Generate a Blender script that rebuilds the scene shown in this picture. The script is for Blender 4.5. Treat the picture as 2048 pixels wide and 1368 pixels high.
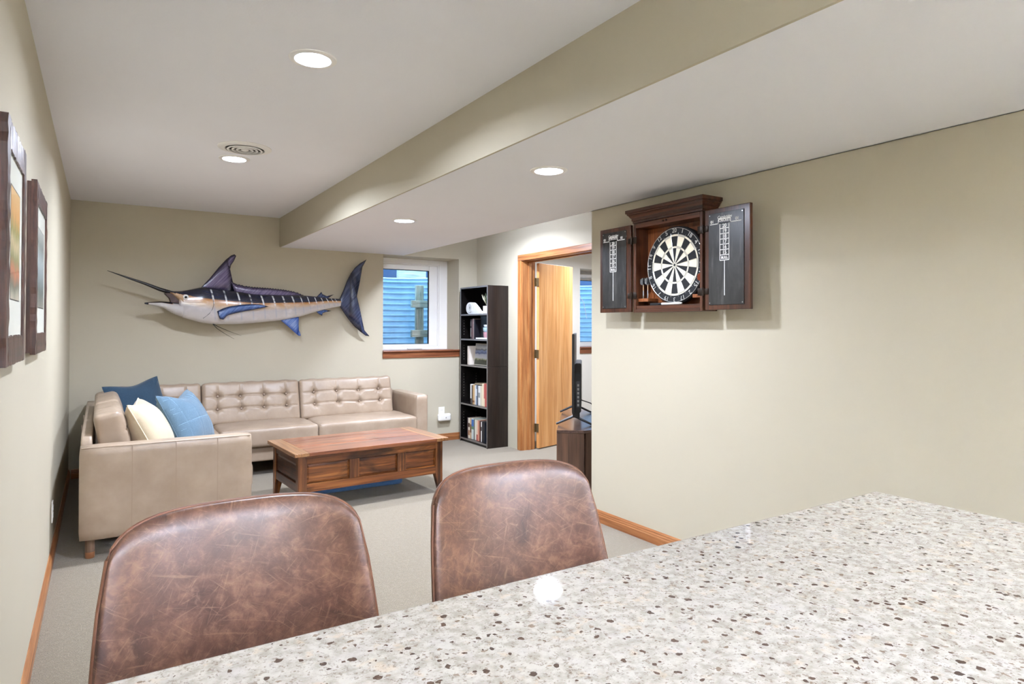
import bpy, bmesh, math, random
from mathutils import Vector, Matrix
import numpy as np
random.seed(7)
for o in list(bpy.data.objects): bpy.data.objects.remove(o)
SC = bpy.context.scene
COL = SC.collection
# ------------------------------------------------------------------ camera
F, CX, CY, YAW, PITCH, ROLL, EYE = 1291.34, 1024.96, 640.84, 32.552, 0.620, -0.135, 1.32
cd = bpy.data.cameras.new('camera'); cam = bpy.data.objects.new('camera', cd); COL.objects.link(cam)
cd.sensor_fit = 'HORIZONTAL'; cd.sensor_width = 36; cd.lens = F/2048*36
cd.shift_x = (1024-CX)/2048; cd.shift_y = (CY-684)/2048; cd.clip_start = .02
t, a, b = (math.radians(v) for v in (YAW, PITCH, ROLL))
fw = Vector((math.sin(t)*math.cos(a), math.cos(t)*math.cos(a), math.sin(a)))
r0 = Vector((math.cos(t), -math.sin(t), 0)); u0 = r0.cross(fw)
rr = r0*math.cos(b)-u0*math.sin(b); uu = r0*math.sin(b)+u0*math.cos(b)
mw = Matrix((rr, uu, -fw)).transposed().to_4x4(); mw.translation = (0, 0, EYE)
cam.matrix_world = mw
SC.camera = cam
# ------------------------------------------------------------------ world and exposure
W = bpy.data.worlds.new('sky'); SC.world = W; W.use_nodes = True
bg = W.node_tree.nodes['Background']; bg.inputs[0].default_value = (.27, .57, .90, 1); bg.inputs[1].default_value = 1.65
vs = SC.view_settings
vs.view_transform = 'Standard'; vs.look = 'None'; vs.gamma = 1; vs.use_curve_mapping = False
vs.exposure = 2.70
LAMP = 5.35            # watts of every recessed lamp
LAMPC = (.905, 1.0, 1.21)
# ------------------------------------------------------------------ room dimensions (metres)
XL, YB, XS, ZH, ZL, XD, YE, XR, YF = -.224, 6.783, 1.524, 2.422, 2.127, 2.87, 3.476, 3.82, -3.3
XC, YC, ZC = 1.087, .582, 1.05

# ------------------------------------------------------------------ helpers
def lin(h):
    if isinstance(h, str):
        h = h.lstrip('#'); c = [int(h[i:i+2], 16)/255 for i in (0, 2, 4)]
        return tuple(v/12.92 if v <= .04045 else ((v+.055)/1.055)**2.4 for v in c)
    return tuple(h[:3])
def C4(h): return (*lin(h), 1)

class T:
    """small node-tree builder"""
    def __init__(s, name):
        s.m = bpy.data.materials.new(name); s.m.use_nodes = True; s.t = s.m.node_tree
        s.p = s.t.nodes['Principled BSDF']; s.o = s.t.nodes['Material Output']
    def n(s, typ, **k):
        nd = s.t.nodes.new('ShaderNode'+typ)
        for key, v in k.items():
            if key in nd.inputs.keys():
                i = nd.inputs[key]
                if isinstance(v, bpy.types.NodeSocket): s.t.links.new(v, i)
                else: i.default_value = v
            else: setattr(nd, key, v)
        return nd
    def l(s, a, b): s.t.links.new(a, b)
    def set(s, **k):
        for key, v in k.items():
            key = {'base': 'Base Color', 'rough': 'Roughness', 'metal': 'Metallic', 'spec': 'Specular IOR Level', 'coat': 'Coat Weight', 'normal': 'Normal', 'sheen': 'Sheen Weight', 'coatr': 'Coat Roughness'}.get(key, key)
            i = s.p.inputs[key]
            if isinstance(v, bpy.types.NodeSocket): s.l(v, i)
            elif isinstance(v, str): i.default_value = C4(v)
            else: i.default_value = v
        return s
    def coords(s, which='Object', scale=(1, 1, 1), rot=(0, 0, 0), rnd=0.0):
        tc = s.n('TexCoord'); mp = s.n('Mapping'); mp.inputs['Scale'].default_value = scale; src = tc.outputs[which]
        if any(rot):
            m0 = s.n('Mapping'); m0.inputs['Rotation'].default_value = rot; s.l(src, m0.inputs['Vector']); src = m0.outputs[0]
        s.l(src, mp.inputs['Vector'])
        if rnd:
            oi = s.n('ObjectInfo'); mu = s.n('Math', operation='MULTIPLY'); s.l(oi.outputs['Random'], mu.inputs[0]); mu.inputs[1].default_value = rnd
            cb = s.n('CombineXYZ'); [s.l(mu.outputs[0], cb.inputs[i]) for i in range(3)]
            s.l(cb.outputs[0], mp.inputs['Location'])
        return mp.outputs[0]
    def noise(s, vec, scale, detail=3, rough=.5, dist=0):
        nd = s.n('TexNoise'); s.l(vec, nd.inputs['Vector']); nd.inputs['Scale'].default_value = scale; nd.inputs['Detail'].default_value = detail
        nd.inputs['Roughness'].default_value = rough; nd.inputs['Distortion'].default_value = dist
        return nd.outputs['Fac']
    def ramp(s, fac, stops, interp='LINEAR'):
        r = s.n('ValToRGB'); cr = r.color_ramp; cr.interpolation = interp
        while len(cr.elements) < len(stops): cr.elements.new(.5)
        for e, (p, c) in zip(cr.elements, stops):
            e.position = p; e.color = C4(c) if not isinstance(c, (int, float)) else (c, c, c, 1)
        s.l(fac, r.inputs[0]); return r.outputs[0]
    def mix(s, fac, a, b, mode='MIX'):
        m = s.n('Mix', data_type='RGBA', blend_type=mode)
        for i, v in ((0, fac), (6, a), (7, b)):
            if isinstance(v, bpy.types.NodeSocket): s.l(v, m.inputs[i])
            elif i == 0: m.inputs[0].default_value = v
            else: m.inputs[i].default_value = C4(v)
        return m.outputs[2]
    def math(s, op, a, b=None, c=None):
        m = s.n('Math', operation=op)
        for i, v in enumerate((a, b, c)):
            if v is None: continue
            if isinstance(v, bpy.types.NodeSocket): s.l(v, m.inputs[i])
            else: m.inputs[i].default_value = v
        return m.outputs[0]
    def bump(s, h, strength=.2, dist=.002):
        bn = s.n('Bump'); bn.inputs['Strength'].default_value = strength; bn.inputs['Distance'].default_value = dist
        s.l(h, bn.inputs['Height']); s.l(bn.outputs[0], s.p.inputs['Normal']); return s

def plain(name, col, rough=.5, metal=0, spec=.5, coat=0):
    x = T(name).set(base=col, rough=rough, metal=metal, spec=spec, coat=coat); return x.m
def paint(name, col, sc=260, st=.12, rough=.7, dist=.0012):
    x = T(name); v = x.coords()
    n = x.noise(v, sc, 2, .6); x.bump(n, st, dist)
    big = x.noise(v, 1.3, 2); x.set(base=x.mix(x.ramp(big, [(.3, 0), (.7, 1)]), col, tuple(c*.975 for c in lin(col))), rough=rough, spec=.3); return x.m
def wood(name, dark, mid, light, axis='Z', sc=1.0, rough=.38, grain=1.0, coat=.15, knots=0.0, vary=.0, spec=.4):
    """stretched-noise wood; axis = grain direction; every object gets its own piece of the log"""
    x = T(name); s = [16*sc]*3; s['XYZ'.index(axis)] = 1.1*sc
    v = x.coords(scale=s, rnd=37.0)
    n1 = x.noise(v, 1.0, 5, .55, 1.2*grain)
    s2 = [110*sc]*3; s2['XYZ'.index(axis)] = 2.5*sc
    n2 = x.noise(x.coords(scale=s2, rnd=11.0), 1.0, 3, .6, .3)
    base = x.ramp(n1, [(.28, dark), (.5, mid), (.74, light)])
    streak = x.ramp(n2, [(.35, tuple(c*.62 for c in lin(mid))), (.52, '#ffffff')])
    col = x.mix(.45*grain if grain < 1.5 else .65, base, streak, 'MULTIPLY')
    if knots:
        sk = [4.5]*3; sk['XYZ'.index(axis)] = 1.8
        k = x.noise(x.coords(scale=sk, rnd=53.0), 1.0, 4, .6, 1.5)
        col = x.mix(x.ramp(k, [(.51, 0), (.68, knots)]), col, tuple(c*.22 for c in lin(dark)))
    if vary:
        oi = x.n('ObjectInfo'); hs = x.n('HueSaturation'); x.l(col, hs.inputs['Color'])
        mr = x.n('MapRange'); x.l(oi.outputs['Random'], mr.inputs[0]); mr.inputs[3].default_value = 1-vary; mr.inputs[4].default_value = 1+vary
        x.l(mr.outputs[0], hs.inputs['Value']); col = hs.outputs[0]
    x.set(base=col, rough=rough, coat=coat, coatr=.25, spec=spec); x.bump(n2, .12, .0008); return x.m

# mesh assembly ------------------------------------------------------
def BM(): return bmesh.new()
def box(bm, x0, x1, y0, y1, z0, z1, bev=0, seg=2, mtx=None):
    r = bmesh.ops.create_cube(bm, size=1)['verts']
    for v in r: v.co = Vector(((x0+x1)/2+v.co.x*(x1-x0), (y0+y1)/2+v.co.y*(y1-y0), (z0+z1)/2+v.co.z*(z1-z0)))
    if mtx is not None:
        for v in r: v.co = mtx @ v.co
    if bev:
        es = list({e for v in r for e in v.link_edges})
        bmesh.ops.bevel(bm, geom=es, offset=bev, segments=seg, affect='EDGES', profile=.5)
    return bm
def frame_of(d):
    d = d.normalized(); h = Vector((0, 0, 1)) if abs(d.z) < .9 else Vector((1, 0, 0))
    x = d.cross(h).normalized(); return x, d.cross(x).normalized()
def tube(bm, pts, r, n=10, caps=True, closed=False):
    pts = [Vector(p) for p in pts]; R = r if isinstance(r, (list, tuple)) else [r]*len(pts); rings = []
    for i, p in enumerate(pts):
        if closed: d = pts[(i+1) % len(pts)]-pts[i-1]
        else: d = pts[min(i+1, len(pts)-1)]-pts[max(i-1, 0)]
        x, y = frame_of(d)
        rings.append([bm.verts.new(p+x*R[i]*math.cos(2*math.pi*k/n)+y*R[i]*math.sin(2*math.pi*k/n)) for k in range(n)])
    m = len(rings)
    for i in range(m if closed else m-1):
        A, B = rings[i], rings[(i+1) % m]
        for k in range(n): bm.faces.new((A[k], A[(k+1) % n], B[(k+1) % n], B[k]))
    if caps and not closed: bm.faces.new(rings[0][::-1]); bm.faces.new(rings[-1])
    return bm
def cyl(bm, p0, p1, r0, r1=None, n=20): return tube(bm, [p0, p1], [r0, r1 if r1 is not None else r0], n)
def lathe(bm, prof, n=32, c=(0, 0, 0), axis='Z', capa=True, capb=True):
    rings = []
    for r, z in prof:
        ring = []
        for k in range(n):
            q = 2*math.pi*k/n; x, y = r*math.cos(q), r*math.sin(q)
            p = {'Z': (x, y, z), 'X': (z, x, y), 'Y': (x, z, y)}[axis]
            ring.append(bm.verts.new((p[0]+c[0], p[1]+c[1], p[2]+c[2])))
        rings.append(ring)
    for A, B in zip(rings, rings[1:]):
        for k in range(n): bm.faces.new((A[k], A[(k+1) % n], B[(k+1) % n], B[k]))
    if capa: bm.faces.new(rings[0][::-1])
    if capb: bm.faces.new(rings[-1])
    return bm
def prism(bm, poly, h0, h1, f=None):
    """poly in (a,b); extruded between h0 and h1; f(a,b,h)->xyz"""
    f = f or (lambda a, b, h: (a, b, h))
    A = [bm.verts.new(f(p[0], p[1], h0)) for p in poly]; B = [bm.verts.new(f(p[0], p[1], h1)) for p in poly]
    n = len(poly); bm.faces.new(A[::-1]); bm.faces.new(B)
    for i in range(n): bm.faces.new((A[i], A[(i+1) % n], B[(i+1) % n], B[i]))
    return bm
def rbox(hx, hy, hz, r, nx=10, ny=10, nz=10, fn=None):
    """rounded box as a fine grid; fn(p, c) may displace point p (c = cube coordinates -1..1)"""
    bm = BM(); h = (hx, hy, hz); N = (nx, ny, nz)
    def par(n): return [math.copysign(abs(-1+2*i/n)**.75, -1+2*i/n) for i in range(n+1)]
    for ax in range(3):
        i, j = [k for k in range(3) if k != ax]; pi, pj = par(N[i]), par(N[j])
        for sg in (-1, 1):
            g = []
            for A in pi:
                row = []
                for B in pj:
                    c = [0, 0, 0]; c[ax] = sg; c[i] = A; c[j] = B
                    p = Vector([c[k]*h[k] for k in range(3)]); q = Vector([max(-h[k]+r, min(h[k]-r, p[k])) for k in range(3)])
                    d = p-q
                    if d.length > 1e-9: p = q+d.normalized()*r
                    if fn: p = fn(p, c)
                    row.append(bm.verts.new(p))
                g.append(row)
            for m in range(len(g)-1):
                for k in range(len(g[0])-1):
                    f = (g[m][k], g[m+1][k], g[m+1][k+1], g[m][k+1])
                    flip = (sg < 0) ^ (ax == 1)
                    bm.faces.new(f[::-1] if flip else f)
    bmesh.ops.remove_doubles(bm, verts=bm.verts, dist=1e-5)
    return bm
def xform(bm, m):
    for v in bm.verts: v.co = m @ v.co
    return bm
def join(bm, other):
    me = bpy.data.meshes.new('tmp'); other.to_mesh(me); other.free(); bm.from_mesh(me); bpy.data.meshes.remove(me); return bm

def obj(name, bm, mat, parent=None, smooth=False, loc=None, rot=None, recalc=True):
    if isinstance(bm, bpy.types.Mesh): me = bm
    else:
        if recalc: bmesh.ops.recalc_face_normals(bm, faces=bm.faces)
        me = bpy.data.meshes.new(name); bm.to_mesh(me); bm.free()
    if mat and not me.materials: me.materials.append(mat)
    if smooth:
        me.polygons.foreach_set('use_smooth', [True]*len(me.polygons))
        if smooth != 2: me.set_sharp_from_angle(angle=math.radians(38))
    o = bpy.data.objects.new(name, me); COL.objects.link(o)
    if parent: o.parent = parent
    if loc is not None: o.location = loc
    if rot is not None: o.rotation_euler = rot
    return o
def tag(o, label, cat, group=None, kind=None):
    o['label'] = label; o['category'] = cat
    if group: o['group'] = group
    if kind: o['kind'] = kind
    return o
def struct(name, bm, mat, parent=None, label=None, smooth=False):
    o = obj(name, bm, mat, parent, smooth)
    if not parent: o['kind'] = 'structure'
    if label: o['label'] = label; o['category'] = name.split('_')[0]
    return o
class Thing:
    """an Empty at the base; parts are given in world coordinates (or local when rotz is used)"""
    def __init__(s, name, label, cat, base=(0, 0, 0), rotz=0, group=None, local=False, kind=None):
        s.e = bpy.data.objects.new(name, None); COL.objects.link(s.e); s.e.empty_display_size = .1
        s.e.location = base; s.e.rotation_euler = (0, 0, rotz); s.off = Vector((0, 0, 0)) if local else -Vector(base)
        tag(s.e, label, cat, group, kind)
    def add(s, name, bm, mat, parent=None, smooth=False, label=None):
        if not isinstance(bm, bpy.types.Mesh) and s.off.length: bmesh.ops.translate(bm, verts=bm.verts, vec=s.off)
        o = obj(name, bm, mat, parent or s.e, smooth)
        if label: o['label'] = label
        return o
def text_bm(s, size, align='CENTER', ext=.0004, shear=0, spacing=1, bold=0):
    cu = bpy.data.curves.new('t', 'FONT'); cu.body = s; cu.size = size; cu.align_x = align; cu.align_y = 'CENTER'; cu.extrude = ext; cu.shear = shear; cu.space_character = spacing
    cu.resolution_u = 3; cu.offset = bold
    o = bpy.data.objects.new('t', cu); COL.objects.link(o); bpy.context.view_layer.update()
    me = bpy.data.meshes.new_from_object(o); bpy.data.objects.remove(o); bpy.data.curves.remove(cu)
    bm = BM(); bm.from_mesh(me); bpy.data.meshes.remove(me); return bm
# ------------------------------------------------------------------ materials
m_wall = paint('wall_paint', '#c1b9a4', 240, .10)
m_ceil = paint('ceiling_paint', '#f1f3f9', 120, .22, .8, .002)
m_next = paint('cream_paint', '#efe9dc', 240, .08)
m_white = plain('white_vinyl', '#f2f1ee', .35)
m_plate = plain('white_plastic', '#f4f1ea', .3)
m_oak = wood('oak_trim', '#94582c', '#b87a46', '#d09a60', 'Z', 1.1, .38)
m_oakY = wood('oak_trim_y', '#85502c', '#a86e42', '#c08a58', 'Y', 1.1, .38)
m_oakX = wood('oak_trim_x', '#85502c', '#a86e42', '#c08a58', 'X', 1.1, .38)
m_door = wood('oak_veneer', '#cf8f4e', '#dfa263', '#ecb67a', 'Z', .8, .36, .8)
m_sill = wood('stained_sill', '#6b3a22', '#8a5132', '#a66a42', 'X', 1.2, .4)
m_brass = plain('dull_bronze', '#8a7654', .4, .8)
m_black = plain('black_plastic', '#141416', .35)
m_blackmetal = plain('black_metal', '#17171a', .38, .6)
m_steel = plain('brushed_steel', '#b9babd', .28, 1)
def mk_carpet():
    x = T('carpet'); v = x.coords()
    a1 = x.noise(v, 210, 3, .7); a2 = x.noise(v, 45, 3, .6); a3 = x.noise(v, 1.1, 2)
    c = x.mix(x.ramp(a1, [(.36, 0), (.64, 1)]), '#63584a', '#a4977f')
    c = x.mix(x.ramp(a2, [(.38, .5), (.6, 0)]), c, '#786c59')
    c = x.mix(x.ramp(a3, [(.4, .25), (.65, 0)]), c, '#857963')
    x.set(base=c, rough=.95, spec=.1, sheen=.3); x.bump(x.mix(.4, a1, a2), 1, .008); return x.m
m_carpet = mk_carpet()
def mk_glass(name='window_glass', ior=1.35, k=1.0):
    x = T(name); x.t.nodes.remove(x.p)
    tr = x.n('BsdfTransparent'); gl = x.n('BsdfGlossy'); gl.inputs['Roughness'].default_value = .02
    fr = x.n('Fresnel'); fr.inputs['IOR'].default_value = ior
    mx = x.n('MixShader'); x.l(x.math('MULTIPLY', fr.outputs[0], k), mx.inputs[0]); x.l(tr.outputs[0], mx.inputs[1]); x.l(gl.outputs[0], mx.inputs[2]); x.l(mx.outputs[0], x.o.inputs[0]); return x.m
m_glass = mk_glass(); m_arglass = mk_glass('picture_glass', 1.2, .10)
def mk_lamp(st=1.0):
    x = T('lamp_lens'); x.set(base='#ffffff'); x.p.inputs['Emission Color'].default_value = (*LAMPC, 1); x.p.inputs['Emission Strength'].default_value = 5.0; return x.m
m_lamp = mk_lamp()

# ------------------------------------------------------------------ room shell
WX0, WX1, WZ0, WZ1, WYO = 2.633, 3.575, 1.05, 2.125, 7.20      # main window opening
VX0, VX1, VZ0, VZ1 = 5.40, 6.35, 1.05, 2.11                     # window of the next room
DY0, DY1, DZ = 4.56, 5.785, 2.03                                # door opening
XN = XR+.15                                                     # far face of the door wall
bm = BM(); box(bm, XL-.2, 7.2, YF-.2, YB+.3, -.12, 0); struct('floor', bm, m_carpet)
bm = BM(); box(bm, XL-.2, XS+.02, YF-.2, YB, ZH, ZH+.12); box(bm, XD-.02, XR+.02, YE, YB, ZH, ZH+.12); struct('ceiling', bm, m_ceil)
bm = BM(); box(bm, XS+.012, XD, YF-.2, YB, ZL, ZH+.12); box(bm, XD-.01, XD+.12, YF-.2, YE, ZL, ZH+.12); struct('ceiling_low', bm, m_ceil)
bm = BM(); box(bm, XS, XS+.0125, YF-.2, YB, ZL, ZH); struct('wall_soffit', bm, m_wall)
bm = BM(); box(bm, XL-.15, XL, YF, YB+.4, 0, ZH+.1); struct('wall_left', bm, m_wall)
bm = BM()
box(bm, XL, WX0, YB, WYO, 0, ZH+.1); box(bm, WX0, WX1, YB, WYO, 0, WZ0); box(bm, WX0, WX1, YB, WYO, WZ1, ZH+.1); box(bm, WX1, XN, YB, WYO, 0, ZH+.1)
struct('wall_back', bm, m_wall)
bm = BM(); box(bm, XD, XD+.12, YF, YE, 0, ZL+.01); struct('wall_right', bm, m_wall)
bm = BM(); box(bm, XD+.12, XR, YE-.12, YE, 0, ZH); struct('wall_alcove', bm, m_wall)
bm = BM(); box(bm, XR, XN, YE-.12, DY0-.014, 0, ZH+.1); box(bm, XR, XN, DY1+.014, YB, 0, ZH+.1); box(bm, XR, XN, DY0-.014, DY1+.014, DZ+.014, ZH+.1)
struct('wall_door', bm, m_wall)
bm = BM(); box(bm, XL-.15, XD+.12, YF-.15, YF, 0, ZH+.1); struct('wall_front', bm, m_wall)
# the room beyond the door
bm = BM(); box(bm, XN, VX0, YB, WYO, 0, ZH+.1); box(bm, VX0, VX1, YB, WYO, 0, VZ0); box(bm, VX0, VX1, YB, WYO, VZ1, ZH+.1); box(bm, VX1, 7.2, YB, WYO, 0, ZH+.1)
struct('wall_next_back', bm, m_next)
bm = BM(); box(bm, 7.05, 7.2, 2.6, YB, 0, ZH+.1); struct('wall_next_right', bm, m_next)
bm = BM(); box(bm, XN, 7.2, 2.45, 2.6, 0, ZH+.1); box(bm, XN-.005, XN, 2.6, DY0-.02, 0, ZH+.1); box(bm, XN, XN+.005, DY1+.09, YB, 0, ZH+.1); struct('wall_next_front', bm, m_next)
bm = BM(); box(bm, XN, 7.2, 2.45, YB, ZH, ZH+.12); struct('ceiling_next', bm, m_ceil)

# baseboards: a moulded oak strip
def baseboard(name, p0, p1, nrm, mat, h=.082):
    prof = [(0, 0), (.0145, 0), (.0145, h*.55), (.0115, h*.62), (.0125, h*.70), (.0085, h*.80), (.0095, h*.86), (.004, h), (0, h)]
    p0, p1, nrm = Vector(p0), Vector(p1), Vector(nrm)
    bm = BM(); prism(bm, prof, 0, 1, lambda a, b, t: tuple(p0.lerp(p1, t)+nrm*a+Vector((0, 0, b)))); return struct(name, bm, mat)
baseboard('baseboard_left', (XL, YF, 0), (XL, YB, 0), (1, 0, 0), m_oakY)
baseboard('baseboard_back', (XL+.02, YB, 0), (XR-.02, YB, 0), (0, -1, 0), m_oakX)
baseboard('baseboard_right', (XD, YF, 0), (XD, YE, 0), (-1, 0, 0), m_oakY)
baseboard('baseboard_alcove', (XD+.01, YE, 0), (XR-.02, YE, 0), (0, 1, 0), m_oakX)
baseboard('baseboard_next', (XN+.02, YB, 0), (7.0, YB, 0), (0, -1, 0), m_oakX)

# door casing and jamb (trim_1): head, two legs, jamb boards, stops
tr = bpy.data.objects.new('trim_1', None); COL.objects.link(tr); tr['kind'] = 'structure'; tr['label'] = 'orange oak casing and jamb around the doorway'
def cas(name, b, mat): return obj(name, b, mat, tr)
for sx, xa in ((-1, XR), (1, XN)):
    x0, x1 = (xa-.019, xa) if sx < 0 else (xa, xa+.019)
    bm = BM(); box(bm, x0, x1, DY1+.006, DY1+.07, 0, DZ+.068, .004); cas('casing_leg', bm, m_oak)
    bm = BM(); box(bm, x0, x1, DY0-.07, DY0-.006, 0, DZ+.068, .004); cas('casing_leg', bm, m_oak)
    bm = BM(); box(bm, x0-.001 if sx < 0 else x0, x1, DY0-.0705, DY1+.0705, DZ+.004, DZ+.070, .004); cas('casing_head', bm, m_oakY)
bm = BM(); box(bm, XR-.004, XN+.004, DY1, DY1+.014, 0, DZ); cas('jamb', bm, m_oak)
bm = BM(); box(bm, XR-.004, XN+.004, DY0-.014, DY0, 0, DZ); cas('jamb', bm, m_oak)
bm = BM(); box(bm, XR-.004, XN+.004, DY0-.014, DY1+.014, DZ, DZ+.014); cas('jamb_head', bm, m_oakY)
bm = BM(); box(bm, XN-.075, XN-.04, DY1-.011, DY1, 0, DZ-.011, .002); cas('door_stop', bm, m_oak)
bm = BM(); box(bm, XN-.075, XN-.04, DY0, DY1, DZ-.011, DZ, .002); cas('door_stop', bm, m_oakY)

# the open oak door leaf
d1 = Thing('door_1', 'plain orange oak door leaf standing open in the doorway', 'door', (XN+.024, DY1-.006, .012), math.radians(15.5), local=True, kind='structure')
bm = BM(); box(bm, .008, .615, -.035, 0, 0, 2.006, .002); leaf = d1.add('leaf', bm, m_door)
for z in (.22, 1.02, 1.80):
    bm = BM(); box(bm, -.004, .008, -.033, -.004, z-.045, z+.045); cyl(bm, (-.004, .004, z-.046), (-.004, .004, z+.046), .006, n=10); h = d1.add('hinge', bm, m_brass, smooth=True, label='bronze door hinge')
    bm = BM(); box(bm, -.03, -.008, -.003, .0, z-.045, z+.045); d1.add('hinge_plate', bm, m_brass, h)
bm = BM(); lathe(bm, [(.012, 0), (.012, .03), (.024, .04), (.028, .052), (.02, .064)], 20, (.56, 0, .95), 'Y'); d1.add('knob', bm, m_brass, smooth=True)

# windows
def window(name, x0, x1, z0, z1, gl, gr, gb, gt, blind=False):
    w = Thing(name, 'white vinyl window set deep in the back wall' if not blind else 'white window with rolled blind seen through the doorway', 'window', ((x0+x1)/2, 7.13, z0), kind='structure')
    def ring(a0, a1, c0, c1, b0, b1, d0, d1, ya, yb, bv=.004):
        bm = BM()
        box(bm, a0, b0, ya, yb, c0, c1, bv); box(bm, b1, a1, ya, yb, c0, c1, bv); box(bm, b0, b1, ya, yb, c0, d0, bv); box(bm, b0, b1, ya, yb, d1, c1, bv); return bm
    xm0, xm1 = x0+(gl-x0)*.5, x1-(x1-gr)*.48; zm0, zm1 = z0+(gb-z0)*.45, z1-(z1-gt)*.45
    w.add('frame', ring(x0, x1, z0, z1, xm0, xm1, zm0, zm1, 7.085, 7.175), m_white)
    w.add('stop', ring(xm0, xm1, zm0, zm1, xm0+.012, xm1-.012, zm0+.012, zm1-.012, 7.098, 7.17), m_white)
    sash = w.add('sash', ring(xm0+.012, xm1-.012, zm0+.012, zm1-.012, gl, gr, gb, gt, 7.112, 7.165, .006), m_white)
    w.add('gasket', ring(gl, gr, gb, gt, gl+.004, gr-.011, gb+.003, gt-.008, 7.118, 7.137, 0), m_black, sash)
    bm = BM(); box(bm, gl-.001, gr+.001, 7.138, 7.142, gb-.001, gt+.001); w.add('pane', bm, m_glass)
    if not blind:
        bm = BM(); box(bm, 3.05, 3.24, 7.072, 7.086, z0+.012, z0+.026, .003); w.add('latch', bm, m_white)
        bm = BM(); box(bm, 3.06, 3.20, 7.060, 7.074, z0+.004, z0+.010, .002); w.add('crank', bm, m_steel)
    # stained sill board with a moulded apron
    bm = BM(); box(bm, x0+.002, x1-.002, YB-.002, 7.086, z0, z0+.006)
    w.add('sill_board', bm, m_sill)
    bm = BM(); prism(bm, [(0, -.002), (.030, -.002), (.034, .006), (.030, .014), (.012, .022), (.012, .082), (0, .082)], x0-.004, x1+.006, lambda a, b, h: (h, YB-a, z0+.006-b)); w.add('sill_apron', bm, m_sill)
    if blind:
        bm = BM(); cyl(bm, (x0+.05, 7.03, z1-.07), (x1-.05, 7.03, z1-.07), .032, n=20); rl = w.add('blind_roll', bm, m_white, smooth=True)
        bm = BM(); box(bm, x0+.03, x0+.05, 6.99, 7.07, z1-.11, z1-.02, .004); w.add('bracket', bm, m_steel)
        bm = BM(); tube(bm, [(x0+.12, 7.06, z1-.12), (x0+.18, 7.055, z1-.3), (x0+.28, 7.05, z1-.45), (x0+.33, 7.05, z1-.66)], .004, 8); w.add('cord', bm, m_white, smooth=True)
    return w
window('window_1', WX0, WX1, WZ0, WZ1, 2.745, 3.345, 1.118, 2.0)
window('window_2', VX0, VX1, VZ0, VZ1, 5.50, 6.25, 1.118, 1.985, True)

# corrugated window wells outside
def mk_galv():
    x = T('galvanised_steel'); v = x.coords()
    n = x.noise(v, 9, 4, .6); g = x.noise(v, 60, 2)
    x.set(base=x.mix(x.ramp(n, [(.35, 0), (.7, 1)]), '#bcc7cf', '#b0bbc4'), rough=.55, metal=.25); x.bump(g, .1, .001); return x.m
m_galv = mk_galv()
m_grey_wood = wood('weathered_wood', '#857c6c', '#aba08c', '#cfc3ac', 'Z', 1.5, .85, 1, 0)
m_grey_woodX = wood('weathered_wood_x', '#857c6c', '#aba08c', '#cfc3ac', 'X', 1.5, .85, 1, 0)
m_soil = paint('gravel', '#6d6a66', 60, 1, .95, .02)
def well(xc, label):
    R, zt = .62, 1.955
    bm = BM(); n = 64; pitch = .072; rows = int(1.35/pitch*8); vs_ = []
    for j in range(rows+1):
        z = zt-1.35+1.35*j/rows; d = .022*math.cos(2*math.pi*z/pitch); ring = []
        for k in range(n+1):
            q = math.pi*k/n; r = R+d; ring.append(bm.verts.new((xc+r*1.0*math.cos(q), 7.205+r*1.25*math.sin(q), z)))
        vs_.append(ring)
    for A, B in zip(vs_, vs_[1:]):
        for k in range(n): bm.faces.new((A[k], A[k+1], B[k+1], B[k]))
    bmesh.ops.solidify(bm, geom=bm.faces[:], thickness=.004)
    t = Thing('window_well', label, 'window well', (xc, 7.5, .6))
    t.add('corrugated_wall', bm, m_galv, smooth=2)
    bm = BM(); tube(bm, [(xc+R*math.cos(math.pi*k/40), 7.205+R*1.25*math.sin(math.pi*k/40), zt) for k in range(41)], .012, 8); t.add('rim', bm, m_galv, smooth=True)
    bm = BM(); box(bm, xc-.8, xc+.8, 7.2, 8.3, .5, .62); t.add('gravel_bed', bm, m_soil)
well(3.14, 'curved corrugated steel window well behind the glass with a timber ladder')
well(5.92, 'corrugated steel window well seen through the window beyond the doorway')
ld = Thing('escape_ladder', 'weathered grey timber ladder inside the window well', 'ladder', (3.45, 7.5, .6))
bm = BM(); box(bm, 3.352, 3.455, 7.50, 7.555, .62, 1.85, .006); ld.add('post', bm, m_grey_wood)
bm = BM(); box(bm, 3.80, 3.86, 7.48, 7.53, .62, 1.85, .006); ld.add('post', bm, m_grey_wood)
for z in (1.24, 1.61):
    bm = BM(); box(bm, 3.27, 3.86, 7.44, 7.50, z-.045, z+.045, .006); ld.add('rung', bm, m_grey_woodX)
# ground, low garden wall beyond the wells
m_blue_grey = paint('render_wall', '#39435a', 90, .5, .9, .004)
bm = BM(); box(bm, -1, 2.3, 8.2, 12, 1.75, 1.87); box(bm, 2.3, 8.5, 8.35, 12, 1.75, 1.87); o = obj('ground', bm, m_soil); o['kind'] = 'structure'
bm = BM(); box(bm, -1, 9, 9.6, 9.8, 1.85, 2.9); tag(obj('garden_wall', bm, m_blue_grey), 'blue grey garden wall above the rim of the window well', 'wall')
bm = BM(); box(bm, 3.52, 3.95, 8.5, 8.56, 1.87, 2.45, .006); tag(obj('timber_board', bm, m_grey_woodX), 'pale weathered timber board standing outside the window', 'board')

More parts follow.
